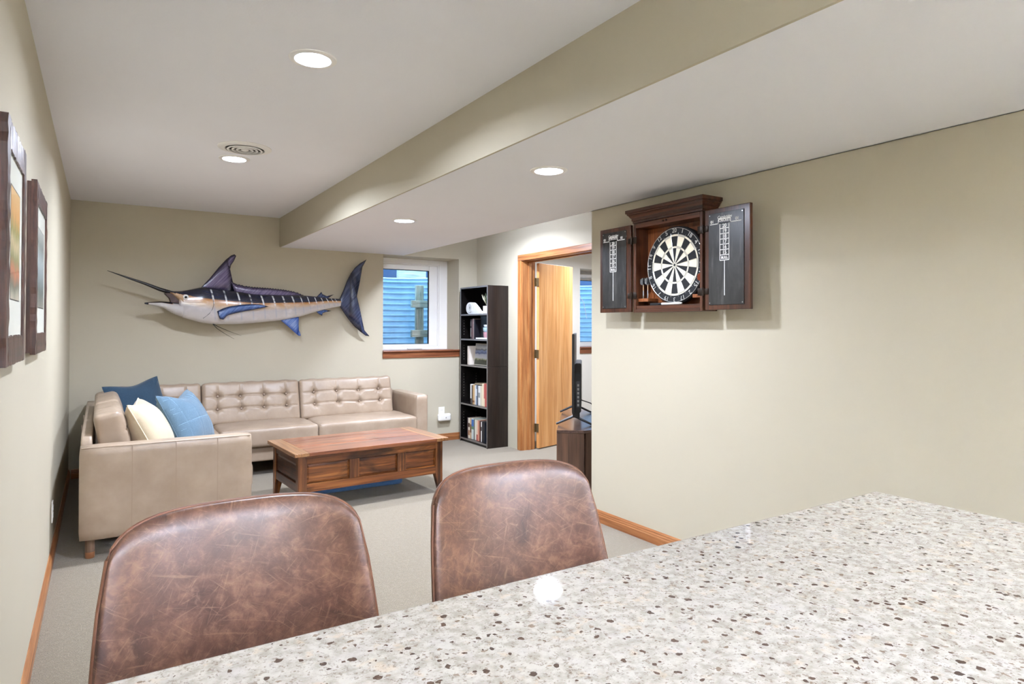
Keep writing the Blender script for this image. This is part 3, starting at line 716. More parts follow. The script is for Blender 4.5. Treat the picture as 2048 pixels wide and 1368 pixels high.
# ------------------------------------------------------------------ mounted marlin (local x along the fish from bill tip to tail, y towards the wall, z up)
F_top= [(0.3936,1.6569),(0.4453,1.6476),(0.4977,1.6406),(0.5628,1.6411),(0.6537,1.6623),(0.7464,1.6885),(0.8716,1.6776),(1.0769,1.654),(1.2015,1.6352),(1.4549,1.6358),(1.6955,1.6395),(1.8201,1.6323),(1.9423,1.6195),(2.0727,1.6149),(2.1446,1.6133)]
F_bot= [(0.4214,1.4873),(0.4748,1.452),(0.5276,1.4249),(0.5934,1.3976),(0.7359,1.3553),(0.8434,1.3424),(0.9888,1.3412),(1.0789,1.3455),(1.2033,1.3553),(1.4663,1.3841),(1.6458,1.4209),(1.821,1.4753),(1.9429,1.509),(2.0731,1.5367),(2.145,1.5473)]
F_line= [(0.563,1.6203),(0.6836,1.5877),(0.818,1.5731),(0.9873,1.5613),(1.202,1.5482),(1.4997,1.5596),(1.7371,1.5696),(1.9424,1.5909),(2.1059,1.5938)]
F_bill= [(-0.0032,1.7965),(0.1275,1.7505),(0.2799,1.6978),(0.3936,1.6524),(0.4776,1.6264),(0.563,1.6112)]
FBW= [1,2.6,4.2,5,5,5]
F_jaw_top= [(0.2773,1.527),(0.3199,1.5325),(0.3984,1.5398),(0.4863,1.5345),(0.5637,1.5265)]
F_jaw_bot= [(0.2774,1.5182),(0.3396,1.5064),(0.4214,1.4873),(0.4748,1.452),(0.5276,1.4249)]
F_mouth= [(0.4056,1.635),(0.4496,1.6075),(0.4904,1.5323),(0.5637,1.5265),(0.5266,1.5694),(0.4858,1.6132)]
F_eye= [(0.592,1.5849)]
F_dorsal= [(0.7337,1.6815),(0.8101,1.773),(0.8834,1.875),(0.949,1.9544),(0.9933,1.9953),(1.0247,2.0094),(1.0406,1.9939),(1.0206,1.9449),(0.9926,1.9004),(0.9742,1.8425),(0.9736,1.8046),(0.9859,1.7649),(1.013,1.7401),(1.0565,1.7234),(1.1223,1.7113),(1.2006,1.7029),(1.3478,1.6985),(1.5009,1.6881),(1.618,1.6688),(1.6976,1.6361),(1.4551,1.611),(1.2017,1.6082),(1.0771,1.6234),(0.8718,1.6448)]
F_dorsal2= [(1.8238,1.6273),(1.8768,1.6815),(1.8886,1.6582),(1.9357,1.6395),(2.0112,1.6602),(1.9423,1.6153),(1.8624,1.6027)]
F_pect= [(0.8512,1.462),(0.8991,1.4886),(0.9547,1.5085),(1.0732,1.5297),(1.1557,1.5355),(1.2269,1.5333),(1.2727,1.5251),(1.3098,1.5137),(1.2398,1.4977),(1.1537,1.4791),(1.0782,1.4634),(0.9943,1.4431),(0.9481,1.4282),(0.9322,1.4172),(0.9051,1.3859),(0.8744,1.3922)]
F_anal= [(1.432,1.3977),(1.4643,1.3831),(1.5308,1.3288),(1.5962,1.2688),(1.6419,1.2308),(1.6653,1.2307),(1.6569,1.2636),(1.6338,1.309),(1.628,1.3492),(1.6432,1.43),(1.5551,1.4389)]
F_anal2= [(1.8157,1.4834),(1.8527,1.4506),(1.8867,1.4351),(1.8898,1.4615),(1.927,1.475),(1.9861,1.4864),(1.9162,1.4981),(1.863,1.5049)]
F_tail= [(2.0727,1.6139),(2.1218,1.7261),(2.1569,1.8158),(2.1991,1.8938),(2.2439,1.9533),(2.3007,2.0038),(2.3777,2.0508),(2.3296,1.9653),(2.2784,1.882),(2.2391,1.8053),(2.21,1.7401),(2.1891,1.6597),(2.2001,1.6016),(2.1931,1.5356),(2.2239,1.4693),(2.2639,1.4037),(2.3388,1.3045),(2.4146,1.2208),(2.371,1.2264),(2.3045,1.2723),(2.2473,1.3204),(2.1906,1.3786),(2.14,1.4437),(2.0759,1.5352)]
F_feel1= [(0.833,1.3452),(0.8654,1.3033),(0.9271,1.2563),(1.0076,1.2039)]
F_feel2= [(0.8347,1.3452),(0.8916,1.3127),(0.9714,1.275),(1.0706,1.2348)]
F_gill= [(0.818,1.5731),(0.8226,1.522),(0.8121,1.4799),(0.7866,1.4377),(0.7399,1.3955)]
F_stripe= [(0.8203,1.5452),(0.934,1.5481),(1.0549,1.5512),(1.1648,1.554),(1.2748,1.5568),(1.3824,1.5596),(1.4799,1.562),(1.5743,1.5644),(1.6582,1.5666),(1.7304,1.5684),(1.8074,1.5704),(1.8774,1.5722),(1.9361,1.5737),(1.9911,1.5751),(2.0329,1.5761)]
fish = Thing('mounted_marlin', 'striped blue marlin trophy with long bill hung on the back wall', 'fish mount', (.05, 6.50, 0), math.atan2(.215, 2.37), local=True)
def interp(L, s):
    if s <= L[0][0]: return L[0][1]
    for (a_, b_), (c_, d_) in zip(L, L[1:]):
        if s <= c_: return b_+(d_-b_)*(s-a_)/(c_-a_)
    return L[-1][1]
def smoothed(L, s, w=.03): return (interp(L, s-w)+2*interp(L, s)+interp(L, s+w))/4
def mk_fish():
    x = T('marlin_skin'); uv = x.n('UVMap', uv_map='skin'); sp = x.n('SeparateXYZ'); x.l(uv.outputs[0], sp.inputs[0])
    s, q = sp.outputs[0], sp.outputs[1]      # s metres along, q: 0 belly .. .62 colour line .. 1 top
    nz = x.noise(x.coords(scale=(3, 8, 8)), 2.2, 3)
    q2 = x.math('ADD', q, x.math('MULTIPLY_ADD', nz, .10, -.05))
    c = x.ramp(q2, [(0, '#c9c4be'), (.22, '#bdb8b6'), (.34, '#b5b0b1'), (.45, '#bfa890'), (.56, '#bd905e'), (.60, '#a87446')])
    c = x.mix(x.ramp(x.noise(x.coords(scale=(9, 4, 14)), 1.2, 3), [(.5, 0), (.75, .35)]), c, '#e9e6e6')
    dark = x.ramp(x.noise(x.coords(scale=(4, 4, 20)), 1.5, 4), [(.3, '#11141f'), (.7, '#232a45')])
    c = x.mix(x.ramp(q, [(.612, 0), (.622, 1)]), c, dark)
    tot = None
    for k, (sx_, _) in enumerate(F_stripe):
        wd = .0075 if k < 8 else .005
        d_ = x.math('ABSOLUTE', x.math('SUBTRACT', x.math('ADD', s, x.math('MULTIPLY_ADD', q, .045, -.028)), sx_))
        m_ = x.math('LESS_THAN', d_, wd); tot = m_ if tot is None else x.math('MAXIMUM', tot, m_)
    lump = x.ramp(x.noise(x.coords(scale=(5, 5, 42)), 1.0, 1), [(.40, .15), (.52, 1)])
    band = x.ramp(q, [(.48, 0), (.56, .85), (.90, .75), (.97, 0)])
    c = x.mix(x.math('MULTIPLY', x.math('MULTIPLY', tot, band), lump), c, '#dfe4e6')
    faint = x.ramp(q, [(.08, 0), (.14, .28), (.42, .28), (.5, 0)])
    c = x.mix(x.math('MULTIPLY', tot, faint), c, '#8f9ab4')
    x.set(base=c, rough=.22, spec=.6, coat=.5, coatr=.1); return x.m
m_fish = mk_fish()
def body_bm():
    bm = BM(); ns, nk = 90, 40; s0, s1 = .545, 2.145; rings = []; info = []
    for i in range(ns+1):
        s = s0+(s1-s0)*i/ns; zt, zb = smoothed(F_top, s), smoothed(F_bot, s); zl = smoothed(F_line, s)
        zc, hh = (zt+zb)/2, (zt-zb)/2; hy = hh*.56*(1 if s < 1.9 else max(.12, 1-.88*((s-1.9)/.245)**1.2)); ring = []
        for k in range(nk):
            a_ = 2*math.pi*k/nk; z = zc+hh*math.sin(a_); y = hy*math.copysign(abs(math.cos(a_))**.85, math.cos(a_))
            v = bm.verts.new((s, y, z)); q = .615*(z-zb)/max(.001, zl-zb) if z < zl else .615+.385*(z-zl)/max(.001, zt-zl)
            ring.append(v); info.append((v, (s, q)))
        rings.append(ring)
    for A_, B_ in zip(rings, rings[1:]):
        for k in range(nk): bm.faces.new((A_[k], A_[(k+1) % nk], B_[(k+1) % nk], B_[k]))
    bm.faces.new(rings[0]); bm.faces.new(rings[-1])
    ul = bm.loops.layers.uv.new('skin'); d_ = dict(info)
    for f in bm.faces:
        for l in f.loops: l[ul].uv = d_[l.vert]
    return bm
# the head in front of the mouth corner: upper jaw wedge and lower jaw, same skin
def jaw(upper):
    bm = BM(); info = {}; n, nk = 24, 20; rings = []
    for i in range(n+1):
        if upper:
            s = .435+(.575-.435)*i/n; zt = smoothed(F_top, s, .01)
            zb = interp([(.40, 1.640), (.4496, 1.6255), (.4858, 1.6132), (.5266, 1.575), (.5637, 1.529), (.58, 1.50)], s)
        else:
            s = .2773+(.575-.2773)*i/n; zt = interp(F_jaw_top, s)
            zb = interp(F_jaw_bot[:3]+[(.4748, 1.452), (.5276, 1.4249), (.5934, 1.3976)], s)
        hh = max(.0015, (zt-zb)/2); zc = (zt+zb)/2; w = .006+.075*((s-.2773)/.30)**1.1 if not upper else .020+.058*((s-.435)/.14)
        ring = []
        for k in range(nk):
            a_ = 2*math.pi*k/nk; z = zc+hh*math.sin(a_); y = w*math.copysign(abs(math.cos(a_))**.8, math.cos(a_)); v = bm.verts.new((s, y, z)); ring.append(v)
            zl = interp([(.40, 1.643), (.49, 1.632), (.563, 1.6203)], s); info[v] = (s, (.50 if z < zl-.014 and s > .50 else .58 if z < zl-.006 and s > .47 else .8) if upper else (.85 if (math.sin(a_) > .80 and s < .50) or s < .31 else .12+.12*(z-zb)/.1))
        rings.append(ring)
    for A_, B_ in zip(rings, rings[1:]):
        for k in range(nk): bm.faces.new((A_[k], A_[(k+1) % nk], B_[(k+1) % nk], B_[k]))
    bm.faces.new(rings[0]); bm.faces.new(rings[-1]); ul = bm.loops.layers.uv.new('skin')
    for f in bm.faces:
        for l in f.loops: l[ul].uv = info[l.vert]
    return bm
fb = fish.add('body', body_bm(), m_fish, smooth=2)
hd = fish.add('upper_jaw', jaw(True), m_fish, smooth=2); lj = fish.add('lower_jaw', jaw(False), m_fish, smooth=2)
m_bill = plain('dark_bill', '#1d1b18', .3); m_mouth = plain('mouth_brown', '#3b1d16', .5); m_line = plain('dark_line', '#35393f', .5)
bm = BM(); pts = [(s, 0, z) for s, z in F_bill]; tube(bm, pts, [.002, .0075, .0120, .0165, .0190, .016], 14); fish.add('bill', bm, m_bill, smooth=True)
bm = BM(); tube(bm, [(s, 0, z-.001) for s, z in F_jaw_top], [.004, .009, .017, .034, .05], 12); [setattr(v.co, 'z', interp(F_jaw_top, v.co.x)+(v.co.z-interp(F_jaw_top, v.co.x))*(.004/max(.004, interp([(.277, .004), (.32, .009), (.40, .017), (.486, .034), (.57, .05)], v.co.x)))) for v in bm.verts]; fish.add('jaw_edge', bm, m_bill, lj, smooth=True)
bm = BM(); prism(bm, [(.43, 1.618), (.47, 1.575), (.486, 1.533), (.575, 1.52), (.575, 1.60), (.49, 1.62)], -.03, .03, lambda a_, b_, h: (a_, h, b_)); fish.add('mouth', bm, m_mouth)
for sy in (-1, 1):
    bm = BM(); lathe(bm, [(.026, 0), (.025, .007), (.017, .012)], 24, (.592, 0, 1.585), 'Y'); 
    xform(bm, Matrix.Translation((0, sy*.066, 0)) @ Matrix.Scale(sy, 4, (0, 1, 0))); ey = fish.add('eye', bm, plain('eye_white', '#dcdcd6', .15, coat=1), smooth=True)
    bm = BM(); lathe(bm, [(.0115, 0), (.011, .0138), (.005, .0150)], 20, (.592, 0, 1.585), 'Y'); xform(bm, Matrix.Translation((0, sy*.066, 0)) @ Matrix.Scale(sy, 4, (0, 1, 0))); fish.add('pupil', bm, plain('pupil', '#0b0d12', .1), ey, smooth=True)
def body_y(s, z):
    zt, zb = smoothed(F_top, s), smoothed(F_bot, s); hh = (zt-zb)/2; r = max(0, 1-((z-(zt+zb)/2)/hh)**2)
    return hh*.56*math.sqrt(r)**.85*(1 if s < 1.9 else 1-.35*(s-1.9)/.25)
bm = BM(); tube(bm, [(s, -body_y(s, z)-.0005, z) for s, z in F_gill], .0022, 6); fish.add('gill_line', bm, m_line, fb, smooth=True)
def mk_fin(name, c0, c1, edge):
    x = T(name); v = x.coords(scale=(1, 1, 1), rot=(0, .75, 0)); n = x.noise(x.coords(scale=(70, 5, 5), rot=(0, -.75, 0)), 1.0, 3)
    at = x.n('Attribute', attribute_name='rim')
    c = x.mix(x.ramp(n, [(.35, 0), (.7, 1)]), c0, c1)
    x.set(base=x.mix(x.ramp(at.outputs['Fac'], [(.0, 0), (1, 1)]), c, edge), rough=.25, coat=.4); return x.m
def fin(name, poly, yc, th, mat, rimw=.02, curve=None, edge_pts=None):
    """fin plate: outline filled on a grid of interior rings, thick in the middle and thin at the rim"""
    n = len(poly)
    # densify the outline
    P_ = []
    for i in range(n):
        a_, b_ = Vector(poly[i]), Vector(poly[(i+1) % n]); m_ = max(1, int((b_-a_).length/.02))
        P_ += [a_.lerp(b_, k/m_) for k in range(m_)]
    bm = BM(); F_ = [bm.verts.new((p.x, 0, p.y)) for p in P_]; f = bm.faces.new(F_); 
    bmesh.ops.triangulate(bm, faces=[f], quad_method='BEAUTY', ngon_method='BEAUTY')
    bmesh.ops.subdivide_edges(bm, edges=[e for e in bm.edges if e.calc_length() > .022], cuts=2, use_grid_fill=False)
    bmesh.ops.triangulate(bm, faces=bm.faces[:])
    segs = [(P_[i], P_[(i+1) % len(P_)]) for i in range(len(P_))]
    def dist(p):
        best = 9
        for a_, b_ in segs:
            ab = b_-a_; t_ = max(0, min(1, (p-a_).dot(ab)/max(1e-9, ab.length_squared))); best = min(best, (p-(a_+ab*t_)).length)
        return best
    al = bm.verts.layers.float.new('rim'); dv = {}
    for v in bm.verts:
        d_ = dist(Vector((v.co.x, v.co.z))); dv[v] = d_; v[al] = max(0, 1-d_/rimw)
    fr = list(bm.faces); vm = {}
    for v in list(bm.verts):
        w = bm.verts.new(v.co); w[al] = v[al]; vm[v] = w; h_ = th*min(1, (dv[v]/.03))**.6+.0015
        cy = curve(v.co.x, v.co.z) if curve else 0
        v.co.y = yc+cy-h_/2; w.co.y = yc+cy+h_/2
    be = [e for e in bm.edges if len(e.link_faces) == 1]
    for f in fr: bm.faces.new([vm[v] for v in reversed(f.verts)])
    for e in be: bm.faces.new((e.verts[0], e.verts[1], vm[e.verts[1]], vm[e.verts[0]]))
    return fish.add(name, bm, mat, smooth=2)
m_dors = mk_fin('dorsal_skin', '#564a6e', '#7d7192', '#15151f'); m_blue = mk_fin('blue_fin', '#2f4d86', '#5877b0', '#141c33'); m_tail = mk_fin('tail_fin', '#2e3a5c', '#515f84', '#171c2e'); m_anal = mk_fin('anal_fin', '#4f70b4', '#93a6cc', '#3556a0')
saw = []
for (a0_, b0_), (a1_, b1_) in zip(F_dorsal[13:20], F_dorsal[14:20]):      # serrated trailing edge
    m_ = max(1, int((a1_-a0_)/.012))
    for k in range(m_): saw.append((a0_+(a1_-a0_)*k/m_, b0_+(b1_-b0_)*k/m_+(.004 if k % 2 else -.003)))
fin('dorsal_fin', F_dorsal[:13]+saw+F_dorsal[19:], 0, .012, m_dors, .022)
fin('second_dorsal_fin', F_dorsal2, 0, .006, m_tail, .008)
fin('anal_fin', F_anal, 0, .010, m_anal, .018); fin('second_anal_fin', F_anal2, 0, .006, m_blue, .006)
fin('tail_fin', F_tail, 0, .022, m_tail, .022)
fin('pectoral_fin', F_pect, -.098, .008, m_blue, .012, lambda s, z: -.02*((s-.87)/.45)**1.0)
for L_ in (F_feel1, F_feel2):
    bm = BM(); tube(bm, [(s, -.02-.02*i, z) for i, (s, z) in enumerate(L_)], [.004, .003, .0022, .001], 6); fish.add('pelvic_feeler', bm, m_bill, smooth=True)
bm = BM(); cyl(bm, (1.2, .05, 1.5), (1.2, .172, 1.5), .03); fish.add('wall_mount', bm, m_black)
# ------------------------------------------------------------------ dartboard cabinet on the right wall
m_mah = wood('mahogany_z', '#2c160c', '#4c2a19', '#683c25', 'Z', 1, .3, coat=.4); m_mahY = wood('mahogany_y', '#2c160c', '#4c2a19', '#683c25', 'Y', 1, .3, coat=.4)
m_mahin = wood('mahogany_inside', '#64371a', '#864c27', '#9c5f36', 'Z', .7, .35, coat=.3)
def mk_chalk():
    x = T('chalkboard'); v = x.coords(scale=(1, 3, 1)); n = x.noise(v, 5, 4, .6, .5); n2 = x.noise(x.coords(scale=(8, 30, 5)), 1.2, 3)
    c = x.mix(x.ramp(n, [(.4, 0), (.75, .5)]), '#1c1b19', '#4a4843'); c = x.mix(x.ramp(n2, [(.55, 0), (.75, .25)]), c, '#7c7a74')
    x.set(base=c, rough=.34, spec=.6); return x.m
m_chalk = mk_chalk(); m_ink = plain('white_ink', '#eceae4', .6); m_bronze = plain('dark_bronze', '#2a2018', .4, .7)
CX0, CY0, CY1, CZ0, CZ1 = 2.75, 2.395, 2.932, 1.412, 1.955
cab = Thing('dartboard_cabinet', 'dark mahogany dartboard cabinet with both chalkboard doors open', 'cabinet', (2.87, 2.66, CZ0))
w_ = .018
bm = BM(); box(bm, CX0, XD, CY1-w_, CY1, CZ0, CZ1, .002); cab.add('side', bm, m_mah)
bm = BM(); box(bm, CX0, XD, CY0, CY0+w_, CZ0, CZ1, .002); cab.add('side', bm, m_mah)
bm = BM(); box(bm, CX0, XD, CY0+w_, CY1-w_, CZ0, CZ0+w_, .002); cab.add('bottom', bm, m_mahY)
bm = BM(); box(bm, CX0, XD, CY0+w_, CY1-w_, CZ1-.03, CZ1, .002); cab.add('top_rail', bm, m_mahY)
bm = BM(); box(bm, XD-.014, XD-.001, CY0+w_, CY1-w_, CZ0+w_, CZ1-.03); cab.add('back_panel', bm, m_mahin)
bm = BM(); box(bm, CX0+.02, XD-.014, CY0+w_, CY0+w_+.07, CZ0+.075, CZ0+.095, .002); cab.add('dart_rest', bm, m_mahin)
bm = BM(); box(bm, CX0+.02, XD-.014, CY1-w_-.085, CY1-w_, CZ0+.065, CZ0+.085, .002); cab.add('dart_rest', bm, m_mahin)
bm = BM(); box(bm, CX0+.006, CX0+.016, CY0+w_, CY1-w_, CZ0+w_, CZ0+w_+.022, .002); cab.add('marker_lip', bm, m_mahY)
# stepped crown moulding
prof = [(0, 0), (.004, 0), (.004, .012), (.010, .014), (.010, .028), (.018, .034), (.026, .046), (.034, .050), (.034, .056), (.042, .059), (.042, .078), (0, .078)]
bm = BM(); loops = []
for a_, b_ in prof[1:-1]:
    loops.append([bm.verts.new(p) for p in ((XD, CY1+a_*.7, CZ1+.002+b_), (CX0-a_, CY1+a_*.7, CZ1+.002+b_), (CX0-a_, CY0-a_*.9, CZ1+.002+b_), (XD, CY0-a_*.9, CZ1+.002+b_))])
for A_, B_ in zip(loops, loops[1:]):
    for k in range(3): bm.faces.new((A_[k], A_[k+1], B_[k+1], B_[k]))
    bm.faces.new((A_[3], A_[0], B_[0], B_[3]))
bm.faces.new(loops[0]); bm.faces.new(loops[-1]); cab.add('cornice', bm, m_mahY)
TXM = Matrix(((0, 0, -1), (-1, 0, 0), (0, 1, 0))).to_4x4()        # text plane -> facing -X
def put(b_, x_, y_, z_): return xform(b_, Matrix.Translation((x_, y_, z_)) @ TXM)
def cab_door(y0, y1, hinge_hi):
    z0, z1 = CZ0+.004, CZ1-.002; x0, x1 = CX0-.001, CX0+.02
    bm = BM(); box(bm, x0, x1, y0, y1, z0, z1, .003); dr = cab.add('door', bm, m_mah)
    b0, b1, c0, c1 = y0+.036, y1-.028, z0+.026, z1-.026
    bm = BM(); box(bm, x0-.004, x0, b0, b1, c0, c1, .001); cab.add('chalkboard', bm, m_chalk, dr, label='black chalkboard scoring sheet')
    bm = BM()
    for yy in (b0+.008, b1-.008):
        for zz in (c0+.010, c1-.010): lathe(bm, [(.0035, 0), (.003, -.0015)], 10, (x0-.004, yy, zz), 'X')
    cab.add('screw', bm, m_steel, dr)
    ym, H = (b0+b1)/2+.008, c1-c0; xf = x0-.0042
    bm = BM()
    join(bm, put(text_bm('Cambridge', .021, shear=.3, bold=.0003), xf, ym, c1-.052*H)); join(bm, put(text_bm('CRICKET', .0185, bold=.0004), xf, ym, c1-.088*H))
    for yy in (ym+.080, ym-.080): join(bm, put(text_bm('01', .022, bold=.0006), xf, yy, c1-.092*H))
    def bar_(ya, yb, za, zb): box(bm, xf-.0005, xf, min(ya, yb), max(ya, yb), min(za, zb), max(za, zb))
    lw = .002
    bar_(b0+.012, b1-.010, c1-.118*H-lw, c1-.118*H+lw)
    for zz in (c1-.070*H, c1-.118*H): bar_(ym-.039, ym+.039, zz-lw, zz+lw)
    for yy in (ym-.039, ym+.039): bar_(yy-lw, yy+lw, c1-.118*H, c1-.070*H)
    rows = ['20', '19', '18', '17', '16', '15', 'BULL']; za, zb = c1-.118*H, c1-.52*H; st = (za-zb)/7
    for k in range(8): bar_(ym-.029, ym+.029, za-k*st-lw, za-k*st+lw)
    for yy in (ym-.029, ym+.029): bar_(yy-lw, yy+lw, zb, za)
    for k, r_ in enumerate(rows): join(bm, put(text_bm(r_, .027 if k < 6 else .019, bold=.0007), xf, ym, za-(k+.5)*st-.001))
    bar_(ym-lw, ym+lw, c1-.90*H, zb)
    cab.add('scoreboard_print', bm, m_ink, dr, label='white printed cricket scoreboard')
    yh = y1 if hinge_hi else y0
    for zz in (z0+.10, z1-.10):
        s_ = 1 if hinge_hi else -1
        bm = BM(); yb = CY0 if hinge_hi else CY1
        box(bm, x0-.005, x0-.001, *sorted((yh-s_*.022, yh)), zz-.016, zz+.016, .001); cyl(bm, (x0-.006, (yh+yb)/2, zz-.022), (x0-.006, (yh+yb)/2, zz+.022), .0065, n=12)
        box(bm, CX0-.005, CX0-.0005, *sorted((yb, yb+s_*.03)), zz-.02, zz+.02, .001)
        cab.add('hinge', bm, m_bronze, dr, smooth=True)
    return dr
cab_door(2.957, 3.244, False); cab_door(2.088, 2.376, True)
bm = BM(); cyl(bm, (CX0-.004, 2.66, CZ1-.012), (CX0, 2.66, CZ1-.012), .006); cyl(bm, (CX0-.004, 2.685, CZ1-.012), (CX0, 2.685, CZ1-.012), .006); cab.add('catch', bm, m_bronze)
# the dartboard
BC = (2.790, 2.632, 1.682); RB = .2225
db = Thing('dartboard', 'round bristle dartboard with black and cream wedges inside the cabinet', 'dartboard', BC)
m_bb = plain('bristle_black', '#17181a', .8); m_bc = paint('bristle_cream', '#ece0c6', 300, .3, .85); m_ring = plain('pale_ring', '#bdb7a6', .7); m_wire = plain('wire', '#d8d8d6', .3, .8)
bm = BM(); lathe(bm, [(RB-.006, .045), (RB, .038), (RB, .004), (RB-.004, 0)], 72, BC, 'X'); db.add('surround', bm, m_bb, smooth=True)
def sector(r0, r1, k, x0=-.0012, n=5):
    a0 = math.pi/2-(k-.5)*math.pi/10; a1 = math.pi/2-(k+.5)*math.pi/10; pts = []
    for i in range(n+1): a_ = a0+(a1-a0)*i/n; pts.append((r0*math.cos(a_), r0*math.sin(a_)))
    for i in range(n, -1, -1): a_ = a0+(a1-a0)*i/n; pts.append((r1*math.cos(a_), r1*math.sin(a_)))
    bm = BM(); prism(bm, pts, 0, -x0, lambda a_, b_, h: (BC[0]-h, BC[1]-a_, BC[2]+b_)); return bm
for k in range(20):
    db.add('inner_wedge', sector(.0165, .098, k), m_bb if k % 2 == 0 else m_bc); db.add('outer_wedge', sector(.108, .166, k), m_bb if k % 2 == 0 else m_bc)
    db.add('triple_bed', sector(.098, .108, k), m_ring if k % 2 else m_bc); db.add('double_bed', sector(.166, .177, k), m_ring if k % 2 else m_bc)
bm = BM(); lathe(bm, [(.0165, -.0012), (.016, -.002), (.0075, -.002)], 24, BC, 'X'); bu = db.add('bull', bm, m_ring, smooth=True)
bm = BM(); lathe(bm, [(.0072, -.001), (.007, -.0028)], 20, BC, 'X'); db.add('inner_bull', bm, m_bb, bu)
def circ(r, x_, n=72): return [(BC[0]+x_, BC[1]+r*math.cos(2*math.pi*i/n), BC[2]+r*math.sin(2*math.pi*i/n)) for i in range(n)]
bm = BM()
for r in (.0165, .098, .108, .166, .177): tube(bm, circ(r, -.002), .0009, 5, closed=True)
for k in range(20):
    a_ = math.pi/2-(k+.5)*math.pi/10; tube(bm, [(BC[0]-.002, BC[1]-r*math.cos(a_), BC[2]+r*math.sin(a_)) for r in (.0165, .186)], .0008, 5)
db.add('wire_spider', bm, m_wire, smooth=True)
bm = BM(); tube(bm, circ(.2135, -.004), .0017, 6, closed=True); nr = db.add('number_ring', bm, m_wire, smooth=True)
for k, s_ in enumerate((20, 1, 18, 4, 13, 6, 10, 15, 2, 17, 3, 19, 7, 16, 8, 11, 14, 9, 12, 5)):
    a_ = math.pi/2-k*math.pi/10; b_ = text_bm(str(s_), .036, ext=.0008, bold=.0005); xform(b_, Matrix.Rotation(a_-math.pi/2, 4, 'Z'))
    db.add('number', put(b_, BC[0]-.0035, BC[1]-.1985*math.cos(a_), BC[2]+.1985*math.sin(a_)), m_wire, nr)
# darts in their rests, markers on the lip
def dart(y, flight, label):
    t = Thing('dart', label, 'dart', (2.80, y, CZ0+.09), group='darts in the cabinet'); z = CZ0+.078
    bm = BM(); lathe(bm, [(.0012, 0), (.0035, .006), (.0042, .03), (.0035, .05), (.0026, .055)], 12, (2.79, y, z)); t.add('barrel', bm, m_steel, smooth=True)
    bm = BM(); cyl(bm, (2.79, y, z+.055), (2.79, y, z+.092), .0026, .0022, 10); t.add('shaft', bm, plain('dart_shaft', '#d9b48a', .4), smooth=True)
    for a_ in (0, math.pi/2):
        bm = BM(); prism(bm, [(-.002, .085), (-.020, .098), (-.020, .122), (-.008, .132), (.008, .132), (.020, .122), (.020, .098), (.002, .085)], -.0006, .0006, lambda p, q, h: (2.79+p*math.sin(a_+.6)+h*math.cos(a_+.6), y+p*math.cos(a_+.6)-h*math.sin(a_+.6), z+q)); t.add('flight', bm, flight)
fl_b = plain('black_flight', '#17171b', .25); fl_r = plain('copper_flight', '#a4553a', .35)
dart(2.888, fl_b, 'dart with black flights in the left rest beside the cabinet side'); dart(2.850, fl_b, 'dart with black flights in the left rest nearer the dartboard'); dart(2.440, fl_r, 'dart with copper flights in the right rest of the cabinet')
mk = Thing('marker', 'white chalk marker with black cap on the cabinet ledge', 'marker', (2.775, 2.71, CZ0+w_))
bm = BM(); cyl(bm, (2.776, 2.585, CZ0+w_+.030), (2.776, 2.72, CZ0+w_+.030), .0065, n=14); mk.add('barrel', bm, m_plate, smooth=True)
bm = BM(); cyl(bm, (2.776, 2.72, CZ0+w_+.030), (2.776, 2.745, CZ0+w_+.030), .0075, n=14); mk.add('cap', bm, m_black, smooth=True)
bm = BM(); cyl(bm, (2.776, 2.565, CZ0+w_+.030), (2.776, 2.585, CZ0+w_+.030), .0045, .006, n=14); mk.add('tip', bm, m_plate, smooth=True)
er = Thing('board_eraser', 'black and grey board eraser lying behind the marker', 'eraser', (2.80, 2.74, CZ0+w_))
bm = BM(); box(bm, 2.785, 2.815, 2.70, 2.83, CZ0+w_, CZ0+w_+.02, .003); er.add('felt', bm, plain('felt_grey', '#8f9698', .9)); bm = BM(); box(bm, 2.785, 2.815, 2.70, 2.83, CZ0+w_+.02, CZ0+w_+.038, .004); er.add('grip', bm, m_black)

# ------------------------------------------------------------------ pictures on the left wall
m_fr = wood('rough_frame', '#2c1610', '#4a2a20', '#6b443a', 'Z', 1.4, .38, coat=.3); m_frY = wood('rough_frame_y', '#2c1610', '#4a2a20', '#6b443a', 'Y', 1.4, .38, coat=.3)
m_mat = plain('mat_board', '#dcdccf', .8)
def mk_print(name, stops):
    x = T(name); tc = x.n('TexCoord'); mp = x.n('Mapping'); x.l(tc.outputs['Generated'], mp.inputs[0]); sp = x.n('SeparateXYZ'); x.l(mp.outputs[0], sp.inputs[0])
    n = x.noise(x.coords(which='Generated', scale=(1, 5, 3)), 1.4, 4); f = x.math('ADD', sp.outputs[2], x.math('MULTIPLY_ADD', n, .22, -.11))
    x.set(base=x.ramp(f, stops), rough=.6); return x.m
pr1 = mk_print('autumn_print', [(0, '#b8b09a'), (.12, '#6f705c'), (.24, '#c07a54'), (.36, '#8c8a58'), (.5, '#c9b78a'), (.62, '#8f8a4a'), (.78, '#d09a50'), (1, '#d8b070')])
pr2 = mk_print('lake_print', [(0, '#8e8a7c'), (.2, '#5f6a62'), (.4, '#8f9a98'), (.6, '#a9b4b2'), (.8, '#7f867e'), (1, '#b9bcb2')])
